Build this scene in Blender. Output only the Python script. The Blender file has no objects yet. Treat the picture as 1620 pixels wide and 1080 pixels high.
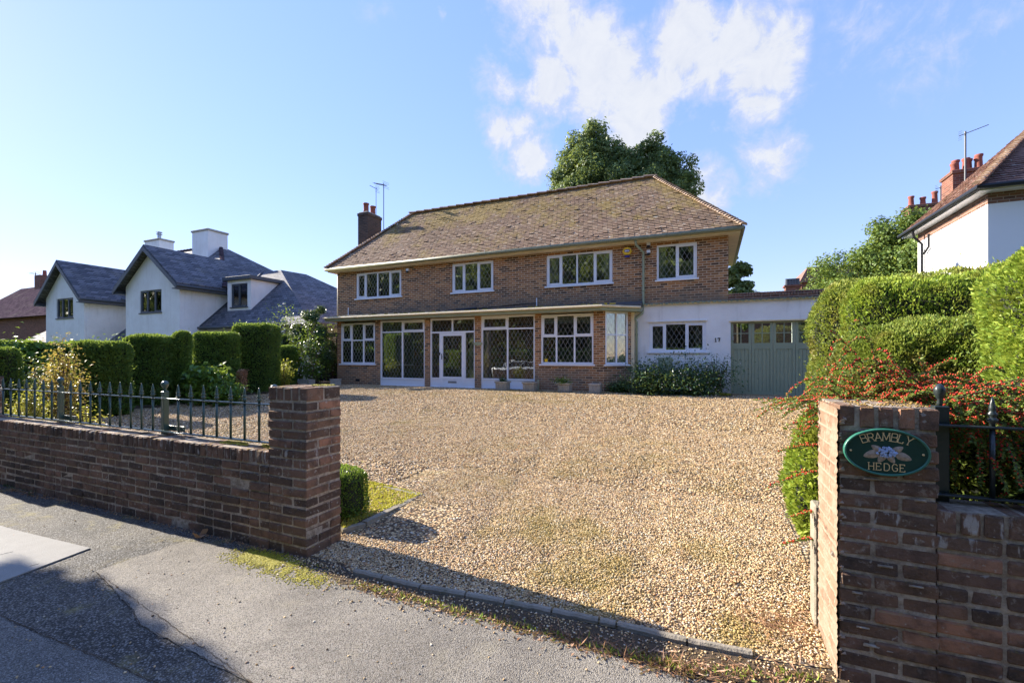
import bpy, math, random
import numpy as np
from mathutils import Vector, Matrix
random.seed(7); RNG = np.random.default_rng(11)
SC = bpy.context.scene
COL = SC.collection

# ------------------------------------------------------------------ camera
YAW = math.radians(23.6); S, C = math.sin(YAW), math.cos(YAW); F = 720.0; CAMZ = 1.5; HOR = 565.0
cam = bpy.data.cameras.new('camera'); camo = bpy.data.objects.new('camera', cam); COL.objects.link(camo)
camo.location = (0, 0, CAMZ); camo.rotation_euler = (math.radians(90), 0, YAW)
cam.sensor_width = 36; cam.lens = 16; cam.shift_y = 25 / 1620; cam.clip_start = .05; cam.clip_end = 3000
SC.camera = camo

# ------------------------------------------------------------------ light
SUN_EL, SUN_AZ = math.radians(26), math.radians(4.5)
D = Vector((-math.cos(SUN_EL) * math.cos(SUN_AZ), math.cos(SUN_EL) * math.sin(SUN_AZ), math.sin(SUN_EL)))
sl = bpy.data.lights.new('sun', 'SUN'); sl.energy = 4.8; sl.angle = math.radians(.5); sl.color = (1, .92, .80)
so = bpy.data.objects.new('sun', sl); COL.objects.link(so); so.rotation_euler = D.to_track_quat('Z', 'Y').to_euler()
SC.view_settings.view_transform = 'Standard'; SC.view_settings.look = 'None'; SC.view_settings.gamma = 1
SC.view_settings.exposure = 1.57


def ray(px, py):
    u = (px - 810) / F
    return Vector((-S + C * u, C + S * u, (HOR - py) / F)).normalized()


W = bpy.data.worlds.new('World'); SC.world = W; W.use_nodes = True
nt = W.node_tree; nt.nodes.clear()


class NB:
    """tiny node helper"""
    def __init__(s, tree): s.t = tree
    def n(s, typ, ins=None, **props):
        nd = s.t.nodes.new(typ)
        for k, v in props.items(): setattr(nd, k, v)
        for k, v in (ins or {}).items():
            if isinstance(v, bpy.types.NodeSocket): s.t.links.new(v, nd.inputs[k])
            else: nd.inputs[k].default_value = v
        return nd
    def m(s, op, a, b=0.0, c=None, clamp=False):
        ins = {0: a, 1: b}
        if c is not None: ins[2] = c
        return s.n('ShaderNodeMath', ins, operation=op, use_clamp=clamp).outputs[0]
    def v(s, op, a, b=(0, 0, 0), **k):
        nd = s.n('ShaderNodeVectorMath', {0: a, 1: b}, operation=op)
        return nd.outputs['Value'] if op in ('DISTANCE', 'LENGTH', 'DOT_PRODUCT') else nd.outputs[0]
    def mix(s, f, a, b, bt='MIX'):
        nd = s.n('ShaderNodeMix', data_type='RGBA', blend_type=bt)
        for i, v in ((0, f), (6, a), (7, b)):
            if isinstance(v, bpy.types.NodeSocket): s.t.links.new(v, nd.inputs[i])
            else: nd.inputs[i].default_value = v if i == 0 else (*v[:3], 1)
        return nd.outputs[2]
    def ramp(s, f, stops, interp='LINEAR'):
        nd = s.n('ShaderNodeValToRGB', {0: f}); cr = nd.color_ramp; cr.interpolation = interp
        while len(cr.elements) < len(stops): cr.elements.new(.5)
        for e, (p, c) in zip(cr.elements, stops):
            e.position = p; e.color = (*c, 1) if len(c) == 3 else c
        return nd.outputs[0]
    def noise(s, vec, scale, detail=3, rough=.55, dist=0, out='Fac'):
        return s.n('ShaderNodeTexNoise', {'Vector': vec, 'Scale': scale, 'Detail': detail, 'Roughness': rough, 'Distortion': dist}).outputs[out]
    def rng(s, x, a, b, lo=0.0, hi=1.0, smooth=True):
        return s.n('ShaderNodeMapRange', {0: x, 1: a, 2: b, 3: lo, 4: hi}, interpolation_type='SMOOTHSTEP' if smooth else 'LINEAR').outputs[0]


b = NB(nt)
sky = b.n('ShaderNodeTexSky', sky_type='NISHITA', sun_disc=False, sun_elevation=SUN_EL, sun_rotation=-math.radians(90) + SUN_AZ,
          air_density=1.0, dust_density=.08, ozone_density=2.0, altitude=50)
dirv = b.n('ShaderNodeTexCoord').outputs['Generated']
nz = b.noise(dirv, 6.0, 9, .66, .35)
nz2 = b.noise(dirv, 22.0, 8, .68, .5)
dirw = b.v('ADD', dirv, b.v('MULTIPLY', b.v('SUBTRACT', b.noise(dirv, 7.0, 6, .6, 0, 'Color'), (.5, .5, .5)), (.13, .13, .13)))
cl = None
for px, py, r, a in ((850, 0, .10, .8), (885, 35, .10, .9), (920, 75, .10, .95), (950, 120, .11, 1.0), (1000, 165, .10, 1.0), (1055, 135, .08, .8), (1090, 75, .09, .95), (1135, 95, .10, 1.0), (1195, 125, .085, .9), (1190, 180, .06, .8),
                     (865, 135, .08, .95), (800, 125, .07, .75), (805, 200, .07, 1.05), (835, 245, .07, 1.0), (1235, 250, .08, .75), (1110, 310, .07, .75), (1290, 245, .04, .4),
                     (1370, 25, .10, .32), (1480, 50, .12, .35), (1250, 8, .06, .3), (695, 12, .03, .5), (595, 20, .04, .2), (780, 60, .04, .25)):
    d = b.v('DISTANCE', dirw, tuple(ray(px, py)))
    k = b.m('MULTIPLY', b.rng(d, r * 1.15, 0.0, smooth=False), a)
    cl = k if cl is None else b.m('MAXIMUM', cl, k)
f = b.m('ADD', cl, b.m('MULTIPLY', b.m('SUBTRACT', nz, .5), 1.5))
f = b.m('ADD', f, b.m('MULTIPLY', b.m('SUBTRACT', nz2, .5), .75))
f = b.m('MULTIPLY', b.rng(f, .12, .66), b.rng(cl, 0.0, .25))
f = b.m('MULTIPLY', f, .92)
lum = b.n('ShaderNodeRGBToBW', {0: sky.outputs[0]}).outputs[0]
comp = b.n('ShaderNodeVectorMath', {0: sky.outputs[0], 'Scale': b.m('MULTIPLY', b.m('POWER', lum, -.54), 1.15)}, operation='SCALE').outputs[0]
hsv = b.n('ShaderNodeHueSaturation', {'Saturation': 1.06, 'Color': comp}).outputs[0]
tint = b.mix(1.0, hsv, (1.03, .885, 1.04), 'MULTIPLY')
shade = b.rng(b.m('ADD', f, b.m('MULTIPLY', nz2, .8)), .9, 1.5)
skyc = b.mix(f, tint, b.mix(shade, (1.6, 1.7, 1.95), (2.0, 2.04, 2.12)))
bg = b.n('ShaderNodeBackground', {0: skyc, 1: .15})
b.t.links.new(bg.outputs[0], b.n('ShaderNodeOutputWorld').inputs[0])

# ------------------------------------------------------------------ projection maths used to read real positions off the photograph
def ratio(px):
    u = (px - 810) / F
    return (-S + C * u) / (C + S * u)
def XZ(px, py, Y):
    u = (px - 810) / F; t = Y / (C + S * u)
    return t * (-S + C * u), CAMZ + (HOR - py) * t / F
def GP(px, py, z=0.0):
    u = (px - 810) / F; t = (CAMZ - z) * F / (py - HOR)
    return t * (-S + C * u), t * (C + S * u)
def AT(px, t):
    u = (px - 810) / F
    return t * (-S + C * u), t * (C + S * u)
def ZT(py, t): return CAMZ + (HOR - py) * t / F
HZ = .42
def zg(y):
    k = np.clip((np.asarray(y, float) - 2.6) / 10.2, 0, 1)
    return HZ * (k * .75 + .25 * k * k * (3 - 2 * k))

# ------------------------------------------------------------------ objects
WL = {}
def put(o, parent=None, loc=None):
    COL.objects.link(o)
    if parent is not None:
        o.parent = parent
        o.location = (loc if loc is not None else -WL.get(parent.name, Vector((0, 0, 0))))
        WL[o.name] = WL.get(parent.name, Vector((0, 0, 0))) + Vector(o.location)
    else:
        o.location = loc or (0, 0, 0); WL[o.name] = Vector(o.location)
    return o
def tag(o, label=None, cat=None, group=None, kind=None):
    if label: o['label'] = label
    if cat: o['category'] = cat
    if group: o['group'] = group
    if kind: o['kind'] = kind
    return o
def thing(name, label, cat, loc=(0, 0, 0), group=None):
    o = bpy.data.objects.new(name, None); o.empty_display_size = .2
    put(o, None, Vector(loc)); return tag(o, label, cat, group)
def mesh_np(name, V, Fc, mat, parent=None, rnd=None, smooth=False, loc=None):
    V = np.asarray(V, np.float32); Fc = np.asarray(Fc, np.int32); me = bpy.data.meshes.new(name); k = Fc.shape[1]
    me.vertices.add(len(V)); me.vertices.foreach_set('co', V.ravel())
    me.loops.add(Fc.size); me.loops.foreach_set('vertex_index', Fc.ravel())
    me.polygons.add(len(Fc)); me.polygons.foreach_set('loop_start', np.arange(0, Fc.size, k, dtype=np.int32))
    me.polygons.foreach_set('loop_total', np.full(len(Fc), k, np.int32))
    if smooth: me.polygons.foreach_set('use_smooth', np.ones(len(Fc), bool))
    if rnd is not None:
        at = me.attributes.new('rnd', 'FLOAT', 'FACE'); at.data.foreach_set('value', np.asarray(rnd, np.float32))
    me.update(); me.validate(); me.materials.append(mat)
    o = bpy.data.objects.new(name, me); put(o, parent, loc); return o
def copy_tree(o, loc, label=None):
    r = o.copy(); COL.objects.link(r); r.location = loc
    if label: r['label'] = label
    for ch in list(o.children):
        c = ch.copy(); COL.objects.link(c); c.parent = r
        for g in ch.children:
            e = g.copy(); COL.objects.link(e); e.parent = c
    return r


class MB:
    def __init__(s): s.v = []; s.f = []; s.c = []
    def add(s, vs, fs, c=None):
        o = len(s.v); s.v += [tuple(p) for p in vs]
        if c is None: c = random.random()
        for f in fs: s.f.append([i + o for i in f]); s.c.append(c)
    def box(s, x0, x1, y0, y1, z0, z1, c=None, ch=0.0, rot=None):
        if ch <= 0:
            vs = [(x, y, z) for x in (x0, x1) for y in (y0, y1) for z in (z0, z1)]
            fs = [(0, 1, 3, 2), (4, 6, 7, 5), (0, 4, 5, 1), (2, 3, 7, 6), (0, 2, 6, 4), (1, 5, 7, 3)]
        else:
            vs = []; idx = {}
            X = (x0, x1); Y = (y0, y1); Z = (z0, z1)
            for i in (0, 1):
                for j in (0, 1):
                    for k in (0, 1):
                        sx, sy, sz = (1, -1)[i] * ch, (1, -1)[j] * ch, (1, -1)[k] * ch
                        idx[i, j, k, 0] = len(vs); vs.append((X[i], Y[j] + sy, Z[k] + sz))
                        idx[i, j, k, 1] = len(vs); vs.append((X[i] + sx, Y[j], Z[k] + sz))
                        idx[i, j, k, 2] = len(vs); vs.append((X[i] + sx, Y[j] + sy, Z[k]))
            fs = []
            q = ((0, 0), (1, 0), (1, 1), (0, 1))
            for i in (0, 1):
                a = [idx[i, j, k, 0] for j, k in q]; fs.append(a if i else a[::-1])
                a = [idx[j, i, k, 1] for j, k in q]; fs.append(a[::-1] if i else a)
                a = [idx[j, k, i, 2] for j, k in q]; fs.append(a if i else a[::-1])
            for i in (0, 1):
                for j in (0, 1):
                    fs.append([idx[i, j, 0, 0], idx[i, j, 1, 0], idx[i, j, 1, 1], idx[i, j, 0, 1]])
                    fs.append([idx[i, 0, j, 0], idx[i, 1, j, 0], idx[i, 1, j, 2], idx[i, 0, j, 2]])
                    fs.append([idx[0, i, j, 1], idx[1, i, j, 1], idx[1, i, j, 2], idx[0, i, j, 2]])
                    for k in (0, 1): fs.append([idx[i, j, k, 0], idx[i, j, k, 1], idx[i, j, k, 2]])
        if rot is not None:
            m, ctr = rot; vs = [tuple(m @ (Vector(p) - ctr) + ctr) for p in vs]
        s.add(vs, fs, c)
    def prism(s, pts, z0, z1, c=None):
        n = len(pts); vs = [(x, y, z0) for x, y in pts] + [(x, y, z1) for x, y in pts]
        fs = [list(range(n))[::-1], list(range(n, 2 * n))] + [(i, (i + 1) % n, n + (i + 1) % n, n + i) for i in range(n)]
        s.add(vs, fs, c)
    def slab(s, pts, off, c=None):
        n = len(pts); o = Vector(off); vs = [Vector(p) for p in pts]; vs += [p + o for p in vs]
        fs = [list(range(n)), list(range(n, 2 * n))[::-1]] + [(i, n + i, n + (i + 1) % n, (i + 1) % n) for i in range(n)]
        s.add(vs, fs, c)
    def face(s, pts, c=None): s.add(pts, [list(range(len(pts)))], c)
    def tube(s, pts, r, n=8, c=None, caps=True):
        pts = [Vector(p) for p in pts]; m = len(pts)
        rs = r if isinstance(r, (list, tuple)) else [r] * m
        vs = []; prev = None
        for i, p in enumerate(pts):
            t = (pts[min(i + 1, m - 1)] - pts[max(i - 1, 0)]).normalized()
            a = prev if prev is not None else (Vector((0, 0, 1)) if abs(t.z) < .9 else Vector((1, 0, 0)))
            u = (a - t * a.dot(t)).normalized(); w = t.cross(u); prev = u
            for k in range(n):
                an = 2 * math.pi * k / n; vs.append(p + (u * math.cos(an) + w * math.sin(an)) * rs[i])
        fs = [(i * n + k, i * n + (k + 1) % n, (i + 1) * n + (k + 1) % n, (i + 1) * n + k) for i in range(m - 1) for k in range(n)]
        if caps: fs += [list(range(n))[::-1], [(m - 1) * n + k for k in range(n)]]
        s.add(vs, fs, c)
    def lathe(s, x, y, prof, n=12, c=None, z0=0):
        vs = [(x + r * math.cos(2 * math.pi * k / n), y + r * math.sin(2 * math.pi * k / n), z0 + z) for r, z in prof for k in range(n)]
        m = len(prof)
        fs = [(i * n + k, i * n + (k + 1) % n, (i + 1) * n + (k + 1) % n, (i + 1) * n + k) for i in range(m - 1) for k in range(n)]
        fs += [list(range(n))[::-1], [(m - 1) * n + k for k in range(n)]]
        s.add(vs, fs, c)
    def build(s, name, mat, parent=None, smooth=False, loc=None, xf=None):
        me = bpy.data.meshes.new(name)
        vs = [tuple(xf @ Vector(p)) for p in s.v] if xf is not None else s.v
        me.from_pydata(vs, [], s.f)
        at = me.attributes.new('rnd', 'FLOAT', 'FACE'); at.data.foreach_set('value', np.array(s.c, np.float32))
        if smooth: me.polygons.foreach_set('use_smooth', np.ones(len(s.f), bool))
        me.materials.append(mat); me.update()
        o = bpy.data.objects.new(name, me); put(o, parent, loc); return o

# ------------------------------------------------------------------ materials
def newmat(name):
    m = bpy.data.materials.new(name); m.use_nodes = True; m.node_tree.nodes.clear(); return m, NB(m.node_tree)
def out(b, sh, disp=None):
    o = b.n('ShaderNodeOutputMaterial'); b.t.links.new(sh, o.inputs[0])
def coords(b): return b.n('ShaderNodeTexCoord').outputs['Object']
def attr(b): return b.n('ShaderNodeAttribute', attribute_name='rnd').outputs['Fac']
def pbsdf(b, col, rough=.7, bump=None, bd=.01, bs=1.0, spec=.4, metal=0.0, **kw):
    ins = {'Base Color': col if isinstance(col, bpy.types.NodeSocket) else (*col, 1), 'Roughness': rough, 'Specular IOR Level': spec, 'Metallic': metal}
    if bump is not None:
        ins['Normal'] = b.n('ShaderNodeBump', {'Strength': bs, 'Distance': bd, 'Height': bump}).outputs[0]
    ins.update(kw)
    return b.n('ShaderNodeBsdfPrincipled', ins).outputs[0]
def plain(name, col, rough=.5, var=.12, scale=3.0, spec=.4, metal=0.0, bd=.002, fine=60.0, dirt=None):
    m, b = newmat(name); co = coords(b)
    n1 = b.noise(co, scale, 5, .6); n2 = b.noise(co, fine, 3, .6)
    k = b.m('ADD', b.m('MULTIPLY', n1, .7), b.m('MULTIPLY', n2, .3))
    c = b.mix(b.rng(k, .3, .7), tuple(x * (1 - var) for x in col), tuple(min(1, x * (1 + var)) for x in col))
    if dirt: c = b.mix(b.m('MULTIPLY', b.rng(b.noise(co, scale * 1.7, 6, .7), .5, .75), dirt[1]), c, dirt[0])
    out(b, pbsdf(b, c, rough, n2, bd, spec=spec, metal=metal)); return m
def foliage(name, stops, trans=.3, nscale=1.2, tint=None, tamt=.5, rough=.5, hue=None):
    m, b = newmat(name); a = attr(b); co = coords(b)
    n1 = b.noise(co, nscale, 3, .6)
    k = b.m('ADD', b.m('MULTIPLY', a, .62), b.m('MULTIPLY', n1, .38))
    c = b.ramp(k, [(p, tuple(min(.62, x * (1.7 if 'thuja' in name else 1.4)) for x in cc)) for p, cc in stops])
    if tint: c = b.mix(b.m('MULTIPLY', b.rng(b.noise(co, nscale * 1.3, 3, .6), .5, .68), tamt), c, tint)
    p = pbsdf(b, c, rough, spec=.28)
    tr = b.n('ShaderNodeBsdfTranslucent', {'Color': b.mix(.45, c, (.38, .42, .05))}).outputs[0]
    out(b, b.n('ShaderNodeMixShader', {0: trans, 1: p, 2: tr}).outputs[0]); return m

M = {}
def brickmat(name, pal, mortar, stain=None, scale=1.0, bd=.008, axis=None):
    m, b = newmat(name); co = coords(b)
    sp = b.n('ShaderNodeSeparateXYZ', {0: co}); nn = b.n('ShaderNodeSeparateXYZ', {0: b.n('ShaderNodeNewGeometry').outputs['Normal']})
    side = b.m('GREATER_THAN', b.m('ABSOLUTE', nn.outputs[0]), .8)
    hx = b.m('ADD', b.m('MULTIPLY', sp.outputs[0], b.m('SUBTRACT', 1, side)), b.m('MULTIPLY', sp.outputs[1], side))
    vec = b.n('ShaderNodeCombineXYZ', {0: hx, 1: sp.outputs[2]}).outputs[0]
    br = b.n('ShaderNodeTexBrick', {'Vector': vec, 'Color1': (0, 0, 0, 1), 'Color2': (1, 1, 1, 1), 'Mortar': (.5, .5, .5, 1), 'Scale': scale,
             'Mortar Size': .0095, 'Mortar Smooth': .15, 'Bias': 0.0, 'Brick Width': .225, 'Row Height': .075}, offset=.5)
    n1 = b.noise(co, 1.1, 5, .65); n2 = b.noise(co, 35, 4, .6)
    rv = b.m('ADD', b.m('MULTIPLY', br.outputs[0], .8), b.m('MULTIPLY', n1, .2))
    c = b.ramp(rv, pal)
    c = b.mix(b.m('MULTIPLY', n2, .4), c, (.08, .045, .03))
    c = b.mix(br.outputs[1], c, mortar)
    if stain:
        z0, z1, colr, amt = stain
        s1 = b.m('MULTIPLY', b.rng(sp.outputs[2], z0, z1), b.rng(n1, .25, .62))
        c = b.mix(b.m('MULTIPLY', s1, amt), c, b.mix(.5, c, colr))
        c = b.mix(b.m('MULTIPLY', s1, amt * .45), c, colr)
    h = b.m('SUBTRACT', b.m('MULTIPLY', n2, .3), br.outputs[1])
    out(b, pbsdf(b, c, .85, h, bd, spec=.2)); return m
PAL = [(0, (.06, .036, .028)), (.20, (.15, .078, .042)), (.36, (.34, .155, .062)), (.54, (.54, .235, .085)), (.70, (.27, .12, .055)), (.84, (.64, .32, .13)), (1, (.11, .066, .05))]
M['brick'] = brickmat('house_brick', PAL, (.60, .46, .31), stain=(3.9, 3.2, (.16, .145, .12), .95))
M['brick_low'] = brickmat('house_brick_low', PAL, (.60, .46, .31), stain=(1.35, .95, (.21, .18, .14), .6))
M['chim'] = brickmat('chimney_brick', [(0, (.05, .04, .035)), (.5, (.10, .07, .055)), (1, (.14, .09, .07))], (.12, .11, .10))
M['redbrick'] = brickmat('red_brick', [(0, (.13, .05, .036)), (.5, (.24, .085, .058)), (1, (.32, .13, .085))], (.25, .18, .14))
M['rightbrick'] = brickmat('brown_brick', [(0, (.10, .06, .05)), (.5, (.22, .11, .08)), (1, (.32, .17, .11))], (.35, .27, .22))

def bricks_mesh_mat(name, pal, moss=.3, lich=.3):
    m, b = newmat(name); co = coords(b); a = attr(b)
    c = b.ramp(a, pal)
    n1 = b.noise(co, 9, 6, .7); n2 = b.noise(co, 70, 5, .7); n3 = b.noise(co, 2.2, 5, .65)
    c = b.mix(b.m('MULTIPLY', b.rng(n1, .42, .7), .75), c, (.055, .042, .034))
    c = b.mix(b.m('MULTIPLY', b.rng(n3, .52, .72), .28), c, (.20, .15, .12))
    c = b.mix(b.m('MULTIPLY', b.rng(n2, .5, .75), .5), c, (.24, .16, .11))
    li = b.rng(b.noise(co, 38, 3, .5), .64, .72)
    c = b.mix(b.m('MULTIPLY', li, lich), c, (.55, .52, .46))
    nn = b.n('ShaderNodeSeparateXYZ', {0: b.n('ShaderNodeNewGeometry').outputs['Normal']})
    ms = b.m('MULTIPLY', b.rng(nn.outputs[2], .5, .9), b.rng(b.noise(co, 14, 5, .6), .52, .62))
    c = b.mix(b.m('MULTIPLY', ms, moss), c, (.42, .30, .06))
    c = b.mix(b.m('MULTIPLY', b.rng(b.noise(co, 16, 6, .75), .56, .66), .55), c, (.36, .30, .235))
    sp = b.n('ShaderNodeSeparateXYZ', {0: co}); topc = b.m('MULTIPLY', b.rng(sp.outputs[2], .62, .70), b.m('SUBTRACT', 1, b.rng(sp.outputs[2], .80, .86)))
    stk = b.noise(b.v('MULTIPLY', co, (26, 26, 7)), 1.0, 4, .6)
    c = b.mix(b.m('MULTIPLY', b.m('MULTIPLY', b.rng(stk, .57, .66), topc), .75), c, (.50, .47, .42))
    dk = b.m('MULTIPLY', b.m('SUBTRACT', 1, b.rng(sp.outputs[2], .12, .5)), b.rng(n3, .42, .6))
    c = b.mix(b.m('MULTIPLY', dk, .6), c, (.035, .032, .026))
    h = b.m('ADD', b.m('MULTIPLY', n2, .4), b.m('MULTIPLY', n1, .9))
    out(b, pbsdf(b, c, .9, h, .022, spec=.15)); return m
M['bk'] = bricks_mesh_mat('old_brick', [(0, (.11, .075, .055)), (.25, (.19, .115, .075)), (.5, (.26, .15, .095)), (.75, (.17, .105, .075)), (.9, (.36, .19, .115)), (1, (.44, .22, .13))], moss=.5, lich=.5)
m, b = newmat('mortar'); co = coords(b); n1 = b.noise(co, 30, 6, .7); n2 = b.noise(co, 5, 4, .6)
out(b, pbsdf(b, b.mix(b.rng(b.m('ADD', b.m('MULTIPLY', n1, .6), b.m('MULTIPLY', n2, .4)), .35, .65), (.24, .19, .14), (.56, .47, .36)), .95, n1, .02, spec=.1)); M['mortar'] = m
m, b = newmat('pale_mortar_smear'); co = coords(b); n1 = b.noise(co, 40, 6, .7)
out(b, pbsdf(b, b.mix(n1, (.42, .30, .22), (.62, .50, .40)), .95, n1, .02, spec=.1)); M['smear'] = m

def tilemat(name, pal, moss, mossamt, lo=.5, hi=.66, z0=None):
    m, b = newmat(name); co = coords(b); a = attr(b)
    n1 = b.noise(co, .8, 5, .65); n2 = b.noise(co, 25, 4, .6); n3 = b.noise(co, 3.5, 5, .7)
    c = b.ramp(b.m('ADD', b.m('MULTIPLY', a, .75), b.m('MULTIPLY', n3, .25)), pal)
    c = b.mix(b.m('MULTIPLY', n2, .45), c, (.10, .06, .05))
    k = b.m('ADD', b.m('MULTIPLY', n1, .65), b.m('MULTIPLY', n3, .35))
    if z0 is not None:
        sp = b.n('ShaderNodeSeparateXYZ', {0: co}); k = b.m('ADD', k, b.rng(sp.outputs[2], z0, z0 + 3, -.06, .09))
    c = b.mix(b.m('MULTIPLY', b.rng(k, lo, hi), mossamt), c, b.mix(n2, moss, tuple(x * .45 for x in moss)))
    c = b.mix(b.m('MULTIPLY', b.rng(b.noise(co, 9, 4, .5), .62, .68), .6), c, (.45, .43, .36))
    out(b, pbsdf(b, c, .85, n2, .006, spec=.2)); return m
TPAL = [(0, (.14, .095, .065)), (.2, (.24, .165, .105)), (.45, (.33, .225, .145)), (.7, (.28, .185, .125)), (.85, (.44, .33, .22)), (1, (.36, .20, .12))]
M['tile'] = tilemat('clay_tile', TPAL, (.44, .32, .09), .66, .46, .62, z0=5.3)
M['tile2'] = tilemat('brown_tile', [(0, (.13, .075, .06)), (.5, (.24, .135, .105)), (1, (.34, .20, .15))], (.30, .22, .08), .5, .55, .7)
M['hip'] = tilemat('hip_tile', [(0, (.25, .17, .12)), (.5, (.38, .27, .19)), (1, (.48, .36, .26))], (.34, .25, .06), .5, .5, .66)
def slatemat(name, c1, c2, rowh=.2, bd=.02, spec=.35):
    m, b = newmat(name); co = coords(b); sp = b.n('ShaderNodeSeparateXYZ', {0: co})
    hx = b.m('ADD', sp.outputs[0], b.m('MULTIPLY', sp.outputs[1], .77))
    vec = b.n('ShaderNodeCombineXYZ', {0: hx, 1: sp.outputs[2]}).outputs[0]
    br = b.n('ShaderNodeTexBrick', {'Vector': vec, 'Color1': (0, 0, 0, 1), 'Color2': (1, 1, 1, 1), 'Mortar': (0, 0, 0, 1), 'Scale': 1.0, 'Mortar Size': .01,
             'Mortar Smooth': .3, 'Brick Width': .28, 'Row Height': rowh}, offset=.5)
    n1 = b.noise(co, 1.2, 5, .6); n2 = b.noise(co, 14, 4, .6)
    c = b.mix(b.m('ADD', b.m('MULTIPLY', br.outputs[0], .75), b.m('MULTIPLY', n2, .25)), c1, c2)
    c = b.mix(b.m('MULTIPLY', b.rng(n1, .5, .7), .35), c, (.20, .18, .14))
    c = b.mix(b.m('MULTIPLY', br.outputs[1], .7), c, (.02, .02, .025))
    out(b, pbsdf(b, c, .75, b.m('SUBTRACT', b.m('MULTIPLY', n2, .4), br.outputs[1]), bd, spec=spec)); return m
M['slate'] = slatemat('dark_slate', (.045, .05, .06), (.19, .19, .21), .13)
M['purple'] = slatemat('purple_tile', (.07, .05, .06), (.14, .10, .11), .13, spec=.0)

M['white'] = plain('white_upvc', (.82, .83, .86), .35, .03, 2, spec=.5)
M['ren'] = plain('white_render', (.86, .84, .81), .85, .04, 1.3, fine=90, bd=.003, spec=.2, dirt=((.58, .54, .48), .35))
m, b = newmat('white_render_walls'); co = coords(b); sp = b.n('ShaderNodeSeparateXYZ', {0: co}); n1 = b.noise(co, 1.3, 6, .65); n2 = b.noise(co, 90, 3, .6); n3 = b.noise(b.v('MULTIPLY', co, (6, 6, .7)), 1.0, 5, .65)
c = b.mix(b.rng(n1, .3, .7), (.80, .775, .74), (.88, .865, .84)); c = b.mix(b.m('MULTIPLY', b.rng(n3, .52, .72), .28), c, (.50, .47, .42))
c = b.mix(b.m('MULTIPLY', b.m('SUBTRACT', 1, b.rng(sp.outputs[2], .45, 1.0)), b.rng(n3, .3, .6, 0, .6)), c, (.38, .34, .27))
out(b, pbsdf(b, c, .85, b.m('ADD', n2, b.m('MULTIPLY', b.noise(co, 9, 4, .6), 1.5)), .004, spec=.2)); M['ren'] = m
M['ren2'] = plain('bright_white_render', (.86, .86, .85), .85, .02, .6, spec=.2)
M['cream'] = plain('cream_paint', (.80, .67, .44), .6, .10, 2, dirt=((.42, .36, .22), .5))
M['sage'] = plain('sage_green_paint', (.31, .33, .20), .5, .08, 3, dirt=((.17, .19, .12), .35))
M['pipe'] = plain('grey_green_gutter', (.24, .24, .15), .5, .15, 5, dirt=((.09, .10, .06), .7))
M['gdoor'] = plain('green_door_paint', (.29, .325, .22), .45, .06, 2, spec=.45, dirt=((.13, .17, .13), .35))
M['grey'] = plain('anthracite', (.075, .085, .10), .5, .08, 4)
M['felt'] = plain('dark_felt', (.07, .075, .085), .8, .25, 8, dirt=((.13, .12, .09), .5))
M['iron'] = plain('green_painted_iron', (.035, .075, .06), .28, .2, 8, spec=.7)
M['black'] = plain('black_paint', (.012, .013, .016), .4, .1, 4)
M['bar_dark'] = plain('dark_iron', (.02, .03, .03), .35, .1, 8, spec=.6)
M['terra'] = plain('terracotta', (.27, .085, .06), .8, .15, 6)
M['conc'] = plain('concrete', (.40, .37, .32), .9, .14, 4, fine=45, bd=.006, spec=.2, dirt=((.16, .14, .10), .6))
M['edge'] = plain('old_concrete_edging', (.27, .235, .18), .92, .2, 6, fine=45, bd=.008, spec=.2, dirt=((.12, .12, .06), .7))
M['slab'] = plain('pale_concrete_slab', (.30, .285, .25), .9, .07, 5, fine=120, bd=.004, spec=.2)
M['stone'] = plain('cast_stone', (.36, .33, .27), .9, .2, 9, fine=40, bd=.008, dirt=((.13, .13, .08), .7))
M['curt'] = plain('curtain_cloth', (.45, .44, .38), .9, .1, 6)
M['inner'] = plain('room_wall', (.45, .41, .34), .9, .1, 3)
M['trunk'] = plain('bark', (.10, .075, .055), .95, .35, 12, fine=50, bd=.02)
M['alu'] = plain('aluminium', (.35, .37, .40), .35, .05, 5, metal=.8)
M['gold'] = plain('gold_paint', (.80, .58, .28), .5, .1, 60)
M['signg'] = plain('sign_green', (.006, .045, .032), .45, .1, 20, spec=.4)
M['rim'] = plain('sign_rim_green', (.03, .16, .11), .35, .1, 20, spec=.6)
M['blos'] = plain('pale_blossom', (.42, .52, .75), .6, .35, 120, fine=400)
M['leafp'] = plain('painted_leaf', (.38, .29, .21), .6, .35, 90)
M['yellow'] = plain('yellow_plastic', (.80, .50, .02), .35, .03, 5)
M['blue'] = plain('blue_plastic', (.03, .03, .30), .3, .05, 5)
M['carw'] = plain('white_car_paint', (.80, .81, .82), .2, .01, 2, spec=.6)
M['tyre'] = plain('rubber', (.02, .02, .02), .8, .1, 8)
M['berry'] = foliage('berries', [(0, (.35, .015, .01)), (.5, (.62, .035, .02)), (1, (.80, .12, .04))], .1, rough=.25)
M['flower'] = foliage('white_flower', [(0, (.6, .6, .58)), (1, (.85, .85, .82))], .2)

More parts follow.
